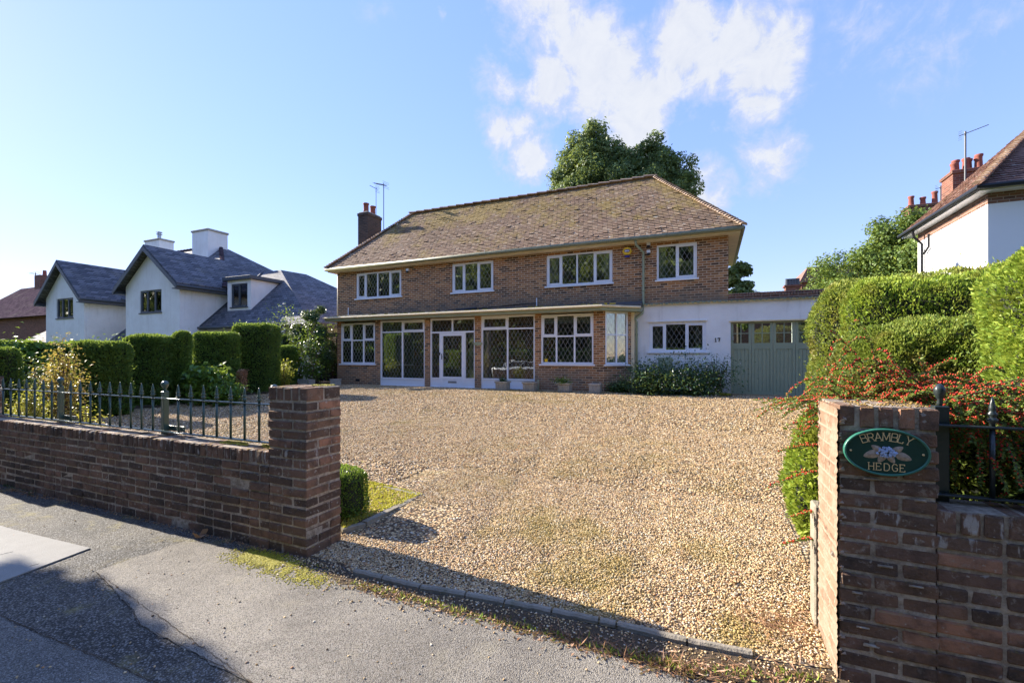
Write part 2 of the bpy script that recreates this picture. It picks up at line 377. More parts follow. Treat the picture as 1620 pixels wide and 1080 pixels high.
m, b = newmat('leaded_glass'); co = coords(b); sp = b.n('ShaderNodeSeparateXYZ', {0: co})
p1 = b.m('MULTIPLY', sp.outputs[0], 1 / .15); p2 = b.m('MULTIPLY', sp.outputs[2], 1 / .25)
def line(e): return b.m('LESS_THAN', b.m('PINGPONG', e, .5), .027)
ld = b.m('MAXIMUM', line(b.m('ADD', p1, p2)), line(b.m('SUBTRACT', p1, p2)))
def glass(b, lead=None):
    fr = b.n('ShaderNodeFresnel', {'IOR': 1.52}).outputs[0]
    nb = b.noise(coords(b), 2.3, 2, .5)
    nrm = b.n('ShaderNodeBump', {'Strength': .25, 'Distance': .01, 'Height': nb}).outputs[0]
    g = b.n('ShaderNodeBsdfGlossy', {'Color': (1, 1, 1, 1), 'Roughness': .015, 'Normal': nrm}).outputs[0]
    t = b.n('ShaderNodeBsdfTransparent', {'Color': (.80, .86, .84, 1)}).outputs[0]
    s_ = b.n('ShaderNodeMixShader', {0: b.m('ADD', b.m('MULTIPLY', fr, 2.0), .06, clamp=True), 1: t, 2: g}).outputs[0]
    if lead is not None:
        dd = b.n('ShaderNodeBsdfPrincipled', {'Base Color': (.34, .33, .31, 1), 'Roughness': .5}).outputs[0]
        s_ = b.n('ShaderNodeMixShader', {0: lead, 1: s_, 2: dd}).outputs[0]
    out(b, s_)
glass(b, ld); M['lead'] = m
m, b = newmat('clear_glass'); glass(b); M['glass'] = m

def gravel_cols(b, k): return b.ramp(k, [(0, (.06, .038, .022)), (.16, (.18, .115, .058)), (.33, (.42, .285, .14)), (.53, (.62, .435, .225)), (.73, (.78, .60, .35)), (.81, (.50, .245, .10)), (.88, (.34, .29, .23)), (1, (.84, .76, .58))])
def gravel_old(b, k): return b.ramp(k, [(0, (.10, .065, .04)), (.12, (.26, .165, .085)), (.3, (.48, .33, .18)), (.5, (.64, .48, .29)), (.68, (.76, .63, .43)), (.8, (.52, .27, .12)), (.88, (.42, .38, .33)), (1, (.80, .73, .60))])
def mossy(b, co, n1, n2):
    # worn, mossy patches where wheels do not run
    k = b.m('ADD', b.m('MULTIPLY', n1, .6), b.m('MULTIPLY', n2, .4)); sp = None
    for (px, py, r, a) in ((860, 845, .55, .13), (900, 910, .45, .14), (930, 960, .25, .10), (1130, 880, .30, .10), (1170, 1000, .18, .12), (690, 780, .5, .06), (620, 690, 1.2, .05), (1000, 745, 1.2, .05), (820, 640, 3.0, .05)):
        x, y = GP(px, py); d = b.v('DISTANCE', co, (x, y, float(zg(y)))); e = b.rng(d, r * 1.7, 0.0, 0.0, a * 1.5); sp = e if sp is None else b.m('MAXIMUM', sp, e)
    return b.rng(b.m('ADD', k, sp), .50, .76)
m, b = newmat('gravel_base'); co = coords(b)
vo = b.n('ShaderNodeTexVoronoi', {'Vector': co, 'Scale': 46.0, 'Randomness': 1.0}); vc = b.n('ShaderNodeSeparateColor', {0: vo.outputs['Color']}).outputs[0]
n1 = b.noise(co, .55, 5, .65, .4); n2 = b.noise(co, 3.0, 5, .65)
c = gravel_cols(b, vc); c = b.mix(b.rng(vo.outputs['Distance'], .3, .75), c, (.10, .07, .045))
mo = mossy(b, co, n1, n2)
c = b.mix(b.m('MULTIPLY', mo, .6), c, (.26, .20, .035))
out(b, pbsdf(b, c, .9, b.m('SUBTRACT', 1, vo.outputs['Distance']), .012, spec=.15)); M['gravel'] = m
m, b = newmat('gravel_stone'); co = coords(b); a = attr(b)
n1 = b.noise(co, .55, 5, .65, .4); n2 = b.noise(co, 3.0, 5, .65)
c = gravel_cols(b, a)
mo = mossy(b, co, n1, n2)
c = b.mix(b.m('MULTIPLY', mo, .62), c, (.27, .205, .04))
out(b, pbsdf(b, c, .8, spec=.25)); M['stones'] = m

def asphalt(name, dark, light, chip, sc=150, moss=0.0, big=.5):
    m, b = newmat(name); co = coords(b)
    vo = b.n('ShaderNodeTexVoronoi', {'Vector': co, 'Scale': float(sc)}); vc = b.n('ShaderNodeSeparateColor', {0: vo.outputs['Color']}).outputs[0]
    n1 = b.noise(co, .9, 6, .68, .5); n2 = b.noise(co, 45, 4, .7); n3 = b.noise(co, 5, 5, .7)
    c = b.mix(b.rng(b.m('ADD', b.m('MULTIPLY', n1, .7), b.m('MULTIPLY', n3, .3)), .36, .64), dark, light)
    c = b.mix(b.m('MULTIPLY', b.rng(vc, .45, 1.0), chip), c, (.50, .48, .44))
    c = b.mix(b.m('MULTIPLY', b.rng(vo.outputs['Distance'], .35, .8), .75), c, tuple(x * .25 for x in dark))
    c = b.mix(b.m('MULTIPLY', b.rng(n2, .55, .8), .35), c, tuple(x * .4 for x in dark))
    if moss: c = b.mix(b.m('MULTIPLY', b.rng(b.m('ADD', b.m('MULTIPLY', n3, .6), b.m('MULTIPLY', b.noise(co, 1.7, 4, .6), .4)), .52, .66), moss), c, (.24, .20, .06))
    h = b.m('ADD', b.m('SUBTRACT', 1, vo.outputs['Distance']), n2)
    out(b, pbsdf(b, c, .85, h, .006, spec=.3)); return m
M['asph'] = asphalt('old_asphalt', (.06, .053, .042), (.15, .13, .098), .5, 120, .6)
M['asph2'] = asphalt('light_asphalt', (.21, .183, .145), (.38, .335, .265), .35, 190, .12)
M['asph3'] = asphalt('grey_asphalt', (.15, .14, .12), (.25, .23, .19), .45, 150, .1)
M['road'] = asphalt('road_asphalt', (.06, .06, .06), (.10, .10, .10), .3, 100)
m, b = newmat('soil'); co = coords(b); n1 = b.noise(co, 20, 6, .7); n2 = b.noise(co, 4, 5, .65)
out(b, pbsdf(b, b.mix(b.m('ADD', b.m('MULTIPLY', n1, .6), b.m('MULTIPLY', n2, .4)), (.035, .025, .018), (.17, .125, .08)), .95, n1, .03, spec=.1)); M['soil'] = m
m, b = newmat('grass_ground'); co = coords(b); n1 = b.noise(co, .5, 6, .7)
out(b, pbsdf(b, b.mix(n1, (.04, .06, .018), (.10, .12, .04)), .95, b.noise(co, 30, 4, .6), .03, spec=.1)); M['grass'] = m

M['yew'] = foliage('yew_leaf', [(0, (.025, .055, .016)), (.4, (.06, .12, .028)), (.75, (.12, .20, .04)), (1, (.22, .32, .06))], .38)
M['thuja'] = foliage('thuja_leaf', [(0, (.03, .05, .012)), (.35, (.075, .125, .02)), (.7, (.17, .20, .04)), (1, (.31, .31, .07))], .34, 1.8, (.21, .13, .04), .7)
M['thuja2'] = foliage('bright_thuja_leaf', [(0, (.05, .085, .014)), (.4, (.12, .19, .024)), (.75, (.23, .28, .04)), (1, (.37, .38, .08))], .36, 2.2, (.19, .15, .04), .5)
M['laurel'] = foliage('laurel_leaf', [(0, (.02, .05, .012)), (.4, (.05, .11, .02)), (.8, (.12, .22, .03)), (1, (.22, .34, .05))], .38, 2.0, rough=.3)
M['gold_l'] = foliage('golden_leaf', [(0, (.10, .12, .02)), (.4, (.26, .26, .04)), (.75, (.42, .34, .05)), (1, (.50, .26, .06))], .4, 2.0)
M['maple'] = foliage('maple_leaf', [(0, (.06, .08, .02)), (.35, (.20, .18, .04)), (.65, (.40, .26, .07)), (1, (.48, .20, .09))], .4, 1.6)
M['dkshrub'] = foliage('dark_shrub_leaf', [(0, (.012, .032, .015)), (.5, (.035, .075, .03)), (1, (.09, .15, .045))], .2, 2.0, rough=.4)
M['cotl'] = foliage('cotoneaster_leaf', [(0, (.03, .06, .015)), (.5, (.10, .15, .03)), (.85, (.24, .28, .07)), (1, (.42, .38, .14))], .35, 5)
M['broad'] = foliage('tree_leaf', [(0, (.03, .05, .02)), (.4, (.09, .13, .04)), (.8, (.18, .21, .08)), (1, (.28, .29, .12))], .3, .7)
M['oak'] = foliage('evergreen_oak_leaf', [(0, (.03, .06, .03)), (.4, (.08, .13, .05)), (.8, (.17, .215, .08)), (1, (.30, .30, .11))], .34, .45)
M['light'] = foliage('pale_tree_leaf', [(0, (.025, .05, .014)), (.4, (.07, .12, .025)), (.8, (.16, .22, .045)), (1, (.30, .34, .09))], .3, .9)
M['brown'] = foliage('dry_leaf', [(0, (.12, .06, .03)), (.5, (.26, .14, .08)), (1, (.40, .24, .14))], .2)
M['moss'] = foliage('moss', [(0, (.08, .07, .01)), (.4, (.26, .23, .015)), (.7, (.42, .35, .03)), (1, (.55, .44, .06))], .2, 14)
M['topmoss'] = foliage('dry_moss', [(0, (.07, .05, .02)), (.5, (.20, .13, .04)), (.85, (.30, .20, .05)), (1, (.34, .30, .05))], .1, 14)
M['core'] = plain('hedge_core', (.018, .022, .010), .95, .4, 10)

# ------------------------------------------------------------------ ground
def grid_sheet(name, poly_x, ys, dz, mat, kind='structure', parent=None):
    """strip between x0(y) and x1(y) following the terrain"""
    V = []; Fc = []
    nx = 8
    for y in ys:
        x0, x1 = poly_x(y)
        for i in range(nx + 1): V.append((x0 + (x1 - x0) * i / nx, y, float(zg(y)) + dz))
    for j in range(len(ys) - 1):
        for i in range(nx):
            a = j * (nx + 1) + i; Fc.append((a, a + 1, a + nx + 2, a + nx + 1))
    o = mesh_np(name, V, Fc, mat, parent); return tag(o, kind=kind)
YS = [-900, -60, -5, 2, 2.6] + [2.6 + .6 * i for i in range(1, 18)] + [20, 60, 1200]
grid_sheet('ground', lambda y: (-1500, 1500), YS, -.10, M['grass'])
grid_sheet('soil', lambda y: (-22, 4), [2.62] + [2.62 + .6 * i for i in range(1, 20)] + [15.5], -.06, M['soil'])
mb = MB(); mb.box(-60, 60, -1.0, 2.72, -.2, 0.0); tag(mb.build('pavement', M['asph']), kind='structure')
mb = MB(); mb.box(-60, 60, -9, -1.16, -.3, -.12); tag(mb.build('road', M['road']), kind='structure')
mb = MB()
for i in range(60): mb.box(-30 + i, -30 + i + .99, -1.155, -1.005, -.2, .004, ch=.01)
tag(mb.build('kerb', M['conc']), kind='structure')
# gravel drive, front edge follows the curved kerb
def gh(x, y):
    x, y = np.asarray(x, float), np.asarray(y, float); q = np.stack([x, y, 0 * x], -1).reshape(-1, 3)
    n_ = (wob(q, 1.6, 21) * .012 + wob(q, 4.5, 22) * .007).reshape(x.shape)
    rut = sum(np.exp(-((x - (cx_ - .12 * (y - 3))) / .16) ** 2) for cx_ in (-1.75, -.35)) * .013 * np.clip((y - 2.9) / .5, 0, 1)
    return (n_ - rut) * np.clip((y - ky(x)) / .3, 0, 1) * np.clip((13.5 - y) / .5, 0, 1)
def wob(P, fr, seed):
    r = np.random.default_rng(seed); o = 0
    for i in range(6):
        k = r.normal(size=3) * fr * (1 + i * .5); o = o + np.sin(P @ k + r.uniform(0, 6.28)) / (1 + i * .45)
    return o / 2.6
KP = [GP(*p) for p in ((540, 893), (557, 908), (610, 921), (663, 934), (730, 945), (797, 958), (870, 972), (947, 989), (1015, 1003), (1087, 1021), (1140, 1031), (1193, 1042), (1313, 1058), (1345, 1064))]
KX = np.array([p[0] for p in KP]); KY = np.array([p[1] for p in KP])
def ky(x): return np.interp(x, KX, KY)
V = []; Fc = []; xs = np.concatenate([np.linspace(-13.5, -2.9, 70), np.linspace(-2.77, .52, 50), [.8, 1.2, 1.8, 2.6]])
rows = 130
for x in xs:
    y0 = float(ky(x)) if x > -2.8 else 2.85
    for j in range(rows + 1):
        y = y0 + (15.3 - y0) * (j / rows) ** 1.3; V.append((x, y, float(zg(y)) + .004 + float(gh(x, y))))
for i in range(len(xs) - 1):
    for j in range(rows):
        a = i * (rows + 1) + j; Fc.append((a, a + rows + 1, a + rows + 2, a + 1))
tag(mesh_np('gravel_drive', V, Fc, M['gravel']), kind='structure')
# light asphalt patch
pts = [GP(*p) for p in ((150, 904), (292, 856), (330, 862), (480, 900), (560, 925), (700, 962), (860, 1003), (1000, 1048), (1090, 1085), (1250, 1180), (900, 1290), (560, 1155), (400, 1082), (300, 1030), (222, 990), (205, 960))]
def jag(pts, amp=.005, step=.05):
    r = random.Random(8); o = []
    for (a, c) in zip(pts, pts[1:] + pts[:1]):
        L_ = math.hypot(c[0] - a[0], c[1] - a[1]); n = max(1, int(L_ / step))
        for i in range(n): t = i / n; o.append((a[0] + (c[0] - a[0]) * t + r.gauss(0, amp) * (i > 0), a[1] + (c[1] - a[1]) * t + r.gauss(0, amp) * (i > 0)))
    return o
pts = jag(pts); mb = MB(); mb.face([(x, y, .005) for x, y in pts]); tag(mb.build('pavement_patch', M['asph2']), kind='structure')
pts = [GP(*p) for p in ((-60, 815), (30, 841), (143, 868), (-60, 945), (-260, 900))]
mb = MB(); mb.prism(pts, .002, .010); tag(mb.build('access_cover', M['slab']), 'pale smooth concrete cover slab set in the pavement at the far left', 'cover slab')
for (pa, pb) in (((20, 874), (-6, 880)), ((62, 893), (50, 896))):
    mb = MB(); (xa, ya), (xb, yb) = GP(*pa), GP(*pb); mb.slab([(xa, ya, .0105), (xb, yb, .0105), (xb + .004, yb - .012, .0105), (xa + .004, ya - .012, .0105)], (0, 0, .0015))
    mb.build('lifting_slot', M['black'], bpy.data.objects['access_cover'])
ql = jag([GP(*p) for p in ((-200, 900), (0, 975), (60, 1003), (160, 1042), (262, 1090), (330, 1230), (-500, 1200))], .006)
mb = MB(); mb.face([(x, y, .0045) for x, y in ql]); tag(mb.build('pavement_patch', M['asph3']), kind='structure')
def crack(pts, w=.003):
    w = .0022
    A_ = jag([GP(*p) for p in pts] + [GP(*pts[-1])], .003, .03)[:-1]; vs = []; r = random.Random(len(A_))
    for i, (x, y) in enumerate(A_):
        q = A_[min(i + 1, len(A_) - 1)]; p = A_[max(i - 1, 0)]; dx, dy = q[0] - p[0], q[1] - p[1]; l = math.hypot(dx, dy) + 1e-9; k = w * r.uniform(.3, 1)
        vs += [(x - dy / l * k, y + dx / l * k, .009), (x + dy / l * k, y - dx / l * k, .009)]
    mb = MB(); mb.add(vs, [(2 * i, 2 * i + 1, 2 * i + 3, 2 * i + 2) for i in range(len(A_) - 1)]); tag(mb.build('pavement_crack', M['soil']), kind='structure')
crack(((150, 904), (222, 858), (292, 856))); crack(((152, 906), (205, 960), (222, 990), (300, 1030), (400, 1082)), .008); crack(((0, 975), (60, 1003), (160, 1042), (255, 1086)), .008); crack(((-10, 838), (30, 826), (70, 818)), .006); crack(((118, 812), (150, 800)), .005)
# dirt strip below the kerb and along the wall foot
V = []; Fc = []
for i, x in enumerate(np.linspace(-2.85, .62, 30)):
    V.append((x, float(ky(x)) - .02, .008)); V.append((x, float(ky(x)) - (.10 + .16 * i / 29 + .03 * math.sin(i * 1.7)), .006))
for i in range(29): Fc.append((2 * i, 2 * i + 1, 2 * i + 3, 2 * i + 2))
tag(mesh_np('dirt_strip', V, Fc, M['soil']), kind='structure')

# ------------------------------------------------------------------ stones (uncountable gravel)
def unit(n):
    v = RNG.normal(size=(n, 3)); return v / np.linalg.norm(v, axis=1)[:, None]
ICO_V = []; t_ = (1 + 5 ** .5) / 2
for a_, b_ in ((-1, t_), (1, t_), (-1, -t_), (1, -t_)): ICO_V.append((a_, b_, 0))
for a_, b_ in ((-1, t_), (1, t_), (-1, -t_), (1, -t_)): ICO_V.append((0, a_, b_))
for a_, b_ in ((t_, -1), (t_, 1), (-t_, -1), (-t_, 1)): ICO_V.append((a_, 0, b_))
ICO_V = np.array(ICO_V) / np.linalg.norm(ICO_V[0])
ICO_F = np.array([(0, 11, 5), (0, 5, 1), (0, 1, 7), (0, 7, 10), (0, 10, 11), (1, 5, 9), (5, 11, 4), (11, 10, 2), (10, 7, 6), (7, 1, 8),
                  (3, 9, 4), (3, 4, 2), (3, 2, 6), (3, 6, 8), (3, 8, 9), (4, 9, 5), (2, 4, 11), (6, 2, 10), (8, 6, 7), (9, 8, 1)])
OCT_V = np.array([(1, 0, 0), (0, 1, 0), (-1, 0, 0), (0, -1, 0), (0, 0, 1), (0, 0, -1)], float)
OCT_F = np.array([(0, 1, 4), (1, 2, 4), (2, 3, 4), (3, 0, 4), (1, 0, 5), (2, 1, 5), (3, 2, 5), (0, 3, 5)])
def blobs(P, size, ico=True, flat=.6, jit=.22):
    bv, bf = (ICO_V, ICO_F) if ico else (OCT_V, OCT_F)
    n = len(P); k = len(bv)
    sc = size[:, None] * np.stack([RNG.uniform(.7, 1.25, n), RNG.uniform(.6, 1.0, n), RNG.uniform(.8, 1.2, n) * flat], 1)
    V = bv[None] * (1 + RNG.uniform(-jit, jit, (n, k, 1))) * sc[:, None, :]
    an = RNG.uniform(0, 6.283, n); ti = RNG.normal(0, .35, n)
    c, s = np.cos(ti)[:, None], np.sin(ti)[:, None]; y = V[..., 1] * c - V[..., 2] * s; z = V[..., 1] * s + V[..., 2] * c; V[..., 1] = y; V[..., 2] = z
    c, s = np.cos(an)[:, None], np.sin(an)[:, None]; x = V[..., 0] * c - V[..., 1] * s; y = V[..., 0] * s + V[..., 1] * c; V[..., 0] = x; V[..., 1] = y
    V = (V + P[:, None, :]).reshape(-1, 3)
    Fc = (bf[None] + (np.arange(n) * k)[:, None, None]).reshape(-1, 3)
    return V, Fc, len(bf)
def stone_field(name, n, x0, x1, y0, y1, s0, s1, ico, label, keep=None):
    P = np.stack([RNG.uniform(x0, x1, n), RNG.uniform(y0, y1, n), np.zeros(n)], 1)
    u = (P[:, 0] * C + P[:, 1] * S) / (P[:, 1] * C - P[:, 0] * S)
    k = (P[:, 1] > np.where(P[:, 0] > -2.75, ky(P[:, 0]) + .02, 2.86)) & (np.abs(u) < 1.25)
    if keep is not None: k &= keep(P)
    P = P[k]; sz = (s0 + (s1 - s0) * RNG.beta(1.3, 2.2, len(P)) * 1.25) / 2
    P[:, 2] = zg(P[:, 1]) + .004 + sz * .3 + gh(P[:, 0], P[:, 1])
    V, Fc, nf = blobs(P, sz, ico)
    o = mesh_np(name, V, Fc, M['stones'], rnd=np.repeat(RNG.uniform(0, 1, len(P)), nf)); return tag(o, label, 'gravel', kind='stuff')
P = []
while len(P) < 1500:
    x = RNG.uniform(-2.9, .6); P.append((x, float(ky(x)) - abs(RNG.normal(0, .10)) - .02, .010))
for i in range(260): x, y = GP(RNG.uniform(0, 900), RNG.uniform(800, 1080)); P.append((x, min(y, 2.46), .007))
P = np.array(P); P = P[(P[:, 1] < 2.49) | (P[:, 0] > -2.75)]; V, Fc, nf = blobs(P, RNG.uniform(.003, .008, len(P)), True)
tag(mesh_np('loose_stones', V, Fc, M['stones'], rnd=np.repeat(RNG.uniform(0, 1, len(P)), nf)), 'stray gravel stones scattered below the kerb stones and on the pavement', 'gravel', kind='stuff')
notbed = lambda P: ~((P[:, 0] > -3.3) & (P[:, 0] < -2.05) & (P[:, 1] > 2.95) & (P[:, 1] < 3.85) & (P[:, 0] < -2.05))
stone_field('gravel_stones', 120000, -3.0, .62, 2.3, 5.0, .007, .0185, True, 'loose tan and cream gravel stones between the brick gateposts', notbed)
stone_field('gravel_stones', 120000, -7.5, 1.7, 5.0, 8.4, .014, .027, False, 'loose tan gravel stones across the middle of the drive')
stone_field('gravel_stones', 125000, -13.2, 2.4, 2.86, 14.2, .025, .04, False, 'tan gravel spread toward the house front and behind the railing',
            lambda P: (P[:, 1] > 8.4) | ((P[:, 0] < -3.3) & (P[:, 1] < 5)) | (P[:, 0] < -7.5))

# ------------------------------------------------------------------ generic foliage
def perp(dv):
    r = RNG.normal(size=dv.shape); s = np.cross(dv, r); return s / (np.linalg.norm(s, axis=1)[:, None] + 1e-9)
def leaf_mesh(P, dv, L, Wd, fold=.2):
    """one folded rhombic leaf per point; L may be an array"""
    n = len(P); L = np.broadcast_to(L, (n,))[:, None]; Wd = np.broadcast_to(Wd, (n,))[:, None]
    s = perp(dv); u = np.cross(dv, s)
    mid = P + dv * L * .45
    V = np.stack([P, mid + s * Wd * .5 + u * Wd * fold, P + dv * L, mid - s * Wd * .5 + u * Wd * fold], 1).reshape(-1, 3)
    Fc = np.arange(4 * n).reshape(n, 4); return V, Fc
def leaf_flat(P, nrm, L, Wd):
    """leaf lying roughly across the given normal (broad leaves)"""
    n = len(P); L = np.broadcast_to(L, (n,))[:, None]; Wd = np.broadcast_to(Wd, (n,))[:, None]
    d = perp(nrm); s = np.cross(nrm, d)
    V = np.stack([P - d * L * .5, P + s * Wd * .5 + nrm * Wd * .12, P + d * L * .5 - nrm * L * .15, P - s * Wd * .5 + nrm * Wd * .12], 1).reshape(-1, 3)
    return V, np.arange(4 * n).reshape(n, 4)
def wob(P, fr, seed):
    r = np.random.default_rng(seed); o = 0
    for i in range(6):
        k = r.normal(size=3) * fr * (1 + i * .5); o = o + np.sin(P @ k + r.uniform(0, 6.28)) / (1 + i * .45)
    return o / 2.6
def rbox(P, hs, r):
    q = np.clip(P, -(hs - r), hs - r); d = P - q; l = np.linalg.norm(d, axis=1)[:, None] + 1e-9
    return q + d / l * r, d / l
def boxpts(n, hs, bottom=False):
    A = np.array([hs[1] * hs[2], hs[1] * hs[2], hs[0] * hs[2], hs[0] * hs[2], hs[0] * hs[1], hs[0] * hs[1] * (1 if bottom else 0)])
    f = RNG.choice(6, n, p=A / A.sum()); P = RNG.uniform(-1, 1, (n, 3)) * hs
    for i, (ax, sg) in enumerate(((0, -1), (0, 1), (1, -1), (1, 1), (2, 1), (2, -1))): P[f == i, ax] = sg * hs[ax]
    return P
def hedge(name, label, cat, cx, cy, z0, sx, sy, sz, n, L, mat, r=.2, amp=.05, fr=3.0, seed=1, rz=0.0, up=.6, parent=None, flat=False, group=None, taper=0.0, slope=0.0, rnd_shift=0.0):
    hs = np.array([sx / 2, sy / 2, sz / 2]); ctr = np.array([cx, cy, z0 + sz / 2]); r = min(r, hs.min() * .95)
    def shape(P, shrink=0.0):
        Q, N = rbox(P, hs, r)
        Q = Q + N * (wob(Q, fr, seed) * amp + wob(Q, fr * 4, seed + 5) * amp * .4 - shrink)[:, None]
        k = 1 - taper * (Q[:, 2:3] / sz + .5); Q[:, :2] *= k
        Q[:, 2] += slope * Q[:, 0] * (Q[:, 2] / sz + .5)
        c, s = math.cos(rz), math.sin(rz)
        R = np.array([[c, s, 0], [-s, c, 0], [0, 0, 1]]); return Q @ R + ctr, N @ R
    root = parent or thing(name, label, cat, (cx, cy, z0), group)
    P, N = shape(boxpts(n, hs)); P = P - N * (RNG.exponential(.45, n) * L * 1.3)[:, None]
    jit = RNG.normal(size=(n, 3))
    sh = (RNG.uniform(0, 1, n) < .05) & (wob(P, fr * 1.7, seed + 3) > .1); P[sh] += N[sh] * (RNG.exponential(.8, sh.sum()) * L)[:, None]
    dv = N * .75 + jit * .55 + np.array([0, 0, up]); dv /= np.linalg.norm(dv, axis=1)[:, None]
    Ls = L * RNG.uniform(.6, 1.35, n)
    if flat:
        nn = N + jit * .5; nn /= np.linalg.norm(nn, axis=1)[:, None]; V, Fc = leaf_flat(P, nn, Ls, Ls * .5)
    else: V, Fc = leaf_mesh(P, dv, Ls, Ls * .42)
    V[:, 2] = np.maximum(V[:, 2], z0)
    rn = np.clip(RNG.uniform(0, 1, n) * .75 + .25 * (wob(P, fr * 2.2, seed + 9) * .5 + .5) + rnd_shift + .22 * np.clip(N[:, 2], 0, 1), 0, 1)  # lighter leaf colour on upward faces: sunlit tops put into the tone
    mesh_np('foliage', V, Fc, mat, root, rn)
    # dense inner twiggy core
    g = 14; lin = np.linspace(-1, 1, g); vs = []; fs = []
    for ax in range(3):
        for sg in (-1, 1):
            o = len(vs)
            for i in lin:
                for j in lin:
                    p = [0, 0, 0]; p[ax] = sg; p[(ax + 1) % 3] = i; p[(ax + 2) % 3] = j; vs.append(p)
            for i in range(g - 1):
                for j in range(g - 1):
                    a = o + i * g + j; fs.append((a, a + 1, a + g + 1, a + g))
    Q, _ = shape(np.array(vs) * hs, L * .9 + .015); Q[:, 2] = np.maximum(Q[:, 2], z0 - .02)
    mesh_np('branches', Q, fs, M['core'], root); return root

def tree(name, label, cat, x, y, z0, h, lobes, n, L, mat, tr=.25, group=None, trunk_h=.45, seed=3, gap=.0, droop=0.0, skew=0):
    """lobes: (dx, dy, z, rx, ry, rz) clumps, each broken up again into leafy tufts"""
    rs = np.random.default_rng(seed); root = thing(name, label, cat, (x, y, z0), group)
    mb = MB(); top = Vector((x, y, z0 + h * trunk_h))
    mb.tube([(x, y, z0 - .1), (x + .04, y, z0 + h * trunk_h * .5), top, (x, y, z0 + h * .7)], [tr * 1.25, tr, tr * .75, tr * .3], 10)
    tufts = []; wt = []
    for (dx, dy, z, rx, ry, rz_) in lobes:
        c = Vector((x + dx, y + dy, z0 + z)); mid = top.lerp(c, .55) + Vector((0, 0, -.1 * rz_))
        mb.tube([top - Vector((0, 0, h * .12)), mid, c], [tr * .5, tr * .3, tr * .1], 6)
        m = max(6, int(14 * (rx * ry * rz_) ** .45))
        for _ in range(m):
            d = rs.normal(size=3); d /= np.linalg.norm(d); rr = rs.uniform(.45, 1.0)
            q = np.array([c.x + d[0] * rx * rr, c.y + d[1] * ry * rr, c.z + d[2] * rz_ * rr])
            s = rs.uniform(.28, .48) * min(rx, rz_) ; tufts.append((*q, s)); wt.append(s * s)
            if rs.random() < .5: mb.tube([c, tuple(q)], [tr * .09, tr * .03], 4)
    mb.build('trunk', M['trunk'], root, True)
    T = np.array(tufts); p = np.array(wt) / sum(wt); k = rs.choice(len(T), n, p=p)
    d = unit(n); rad = T[k, 3] * np.clip(RNG.normal(.85, .2, n), .2, 1.35)
    P = T[k, :3] + d * rad[:, None] * np.array([1, 1, .85])
    nn = d + RNG.normal(size=(n, 3)) * .55; nn[:, 2] += .25; nn /= np.linalg.norm(nn, axis=1)[:, None]
    Ls = L * RNG.uniform(.6, 1.4, n); V, Fc = leaf_flat(P, nn, Ls, Ls * .55)
    tone = rs.uniform(-.22, .22, len(T))
    mesh_np('crown', V, Fc, mat, root, np.clip(RNG.uniform(0, 1, n) * .8 + .1 + tone[k], 0, 1)); return root

# ================================================================== BUILDINGS
def wall_holes(mb, x0, x1, z0, z1, y0, y1, holes):
    """wall slab in the XZ plane between y0 (front) and y1 with real openings"""
    X = sorted({x0, x1} | {min(max(h[i], x0), x1) for h in holes for i in (0, 1)}); Z = sorted({z0, z1} | {min(max(h[i], z0), z1) for h in holes for i in (2, 3)})
    solid = lambda i, j: 0 <= i < len(X) - 1 and 0 <= j < len(Z) - 1 and not any(h[0] - 1e-6 <= X[i] and X[i + 1] <= h[1] + 1e-6 and h[2] - 1e-6 <= Z[j] and Z[j + 1] <= h[3] + 1e-6 for h in holes)
    for i in range(len(X) - 1):
        for j in range(len(Z) - 1):
            if not solid(i, j): continue
            a, c, d, e = X[i], X[i + 1], Z[j], Z[j + 1]
            mb.face([(a, y0, d), (c, y0, d), (c, y0, e), (a, y0, e)]); mb.face([(a, y1, d), (a, y1, e), (c, y1, e), (c, y1, d)])
            if not solid(i - 1, j): mb.face([(a, y0, d), (a, y0, e), (a, y1, e), (a, y1, d)])
            if not solid(i + 1, j): mb.face([(c, y0, d), (c, y1, d), (c, y1, e), (c, y0, e)])
            if not solid(i, j - 1): mb.face([(a, y0, d), (a, y1, d), (c, y1, d), (c, y0, d)])
            if not solid(i, j + 1): mb.face([(a, y0, e), (c, y0, e), (c, y1, e), (a, y1, e)])

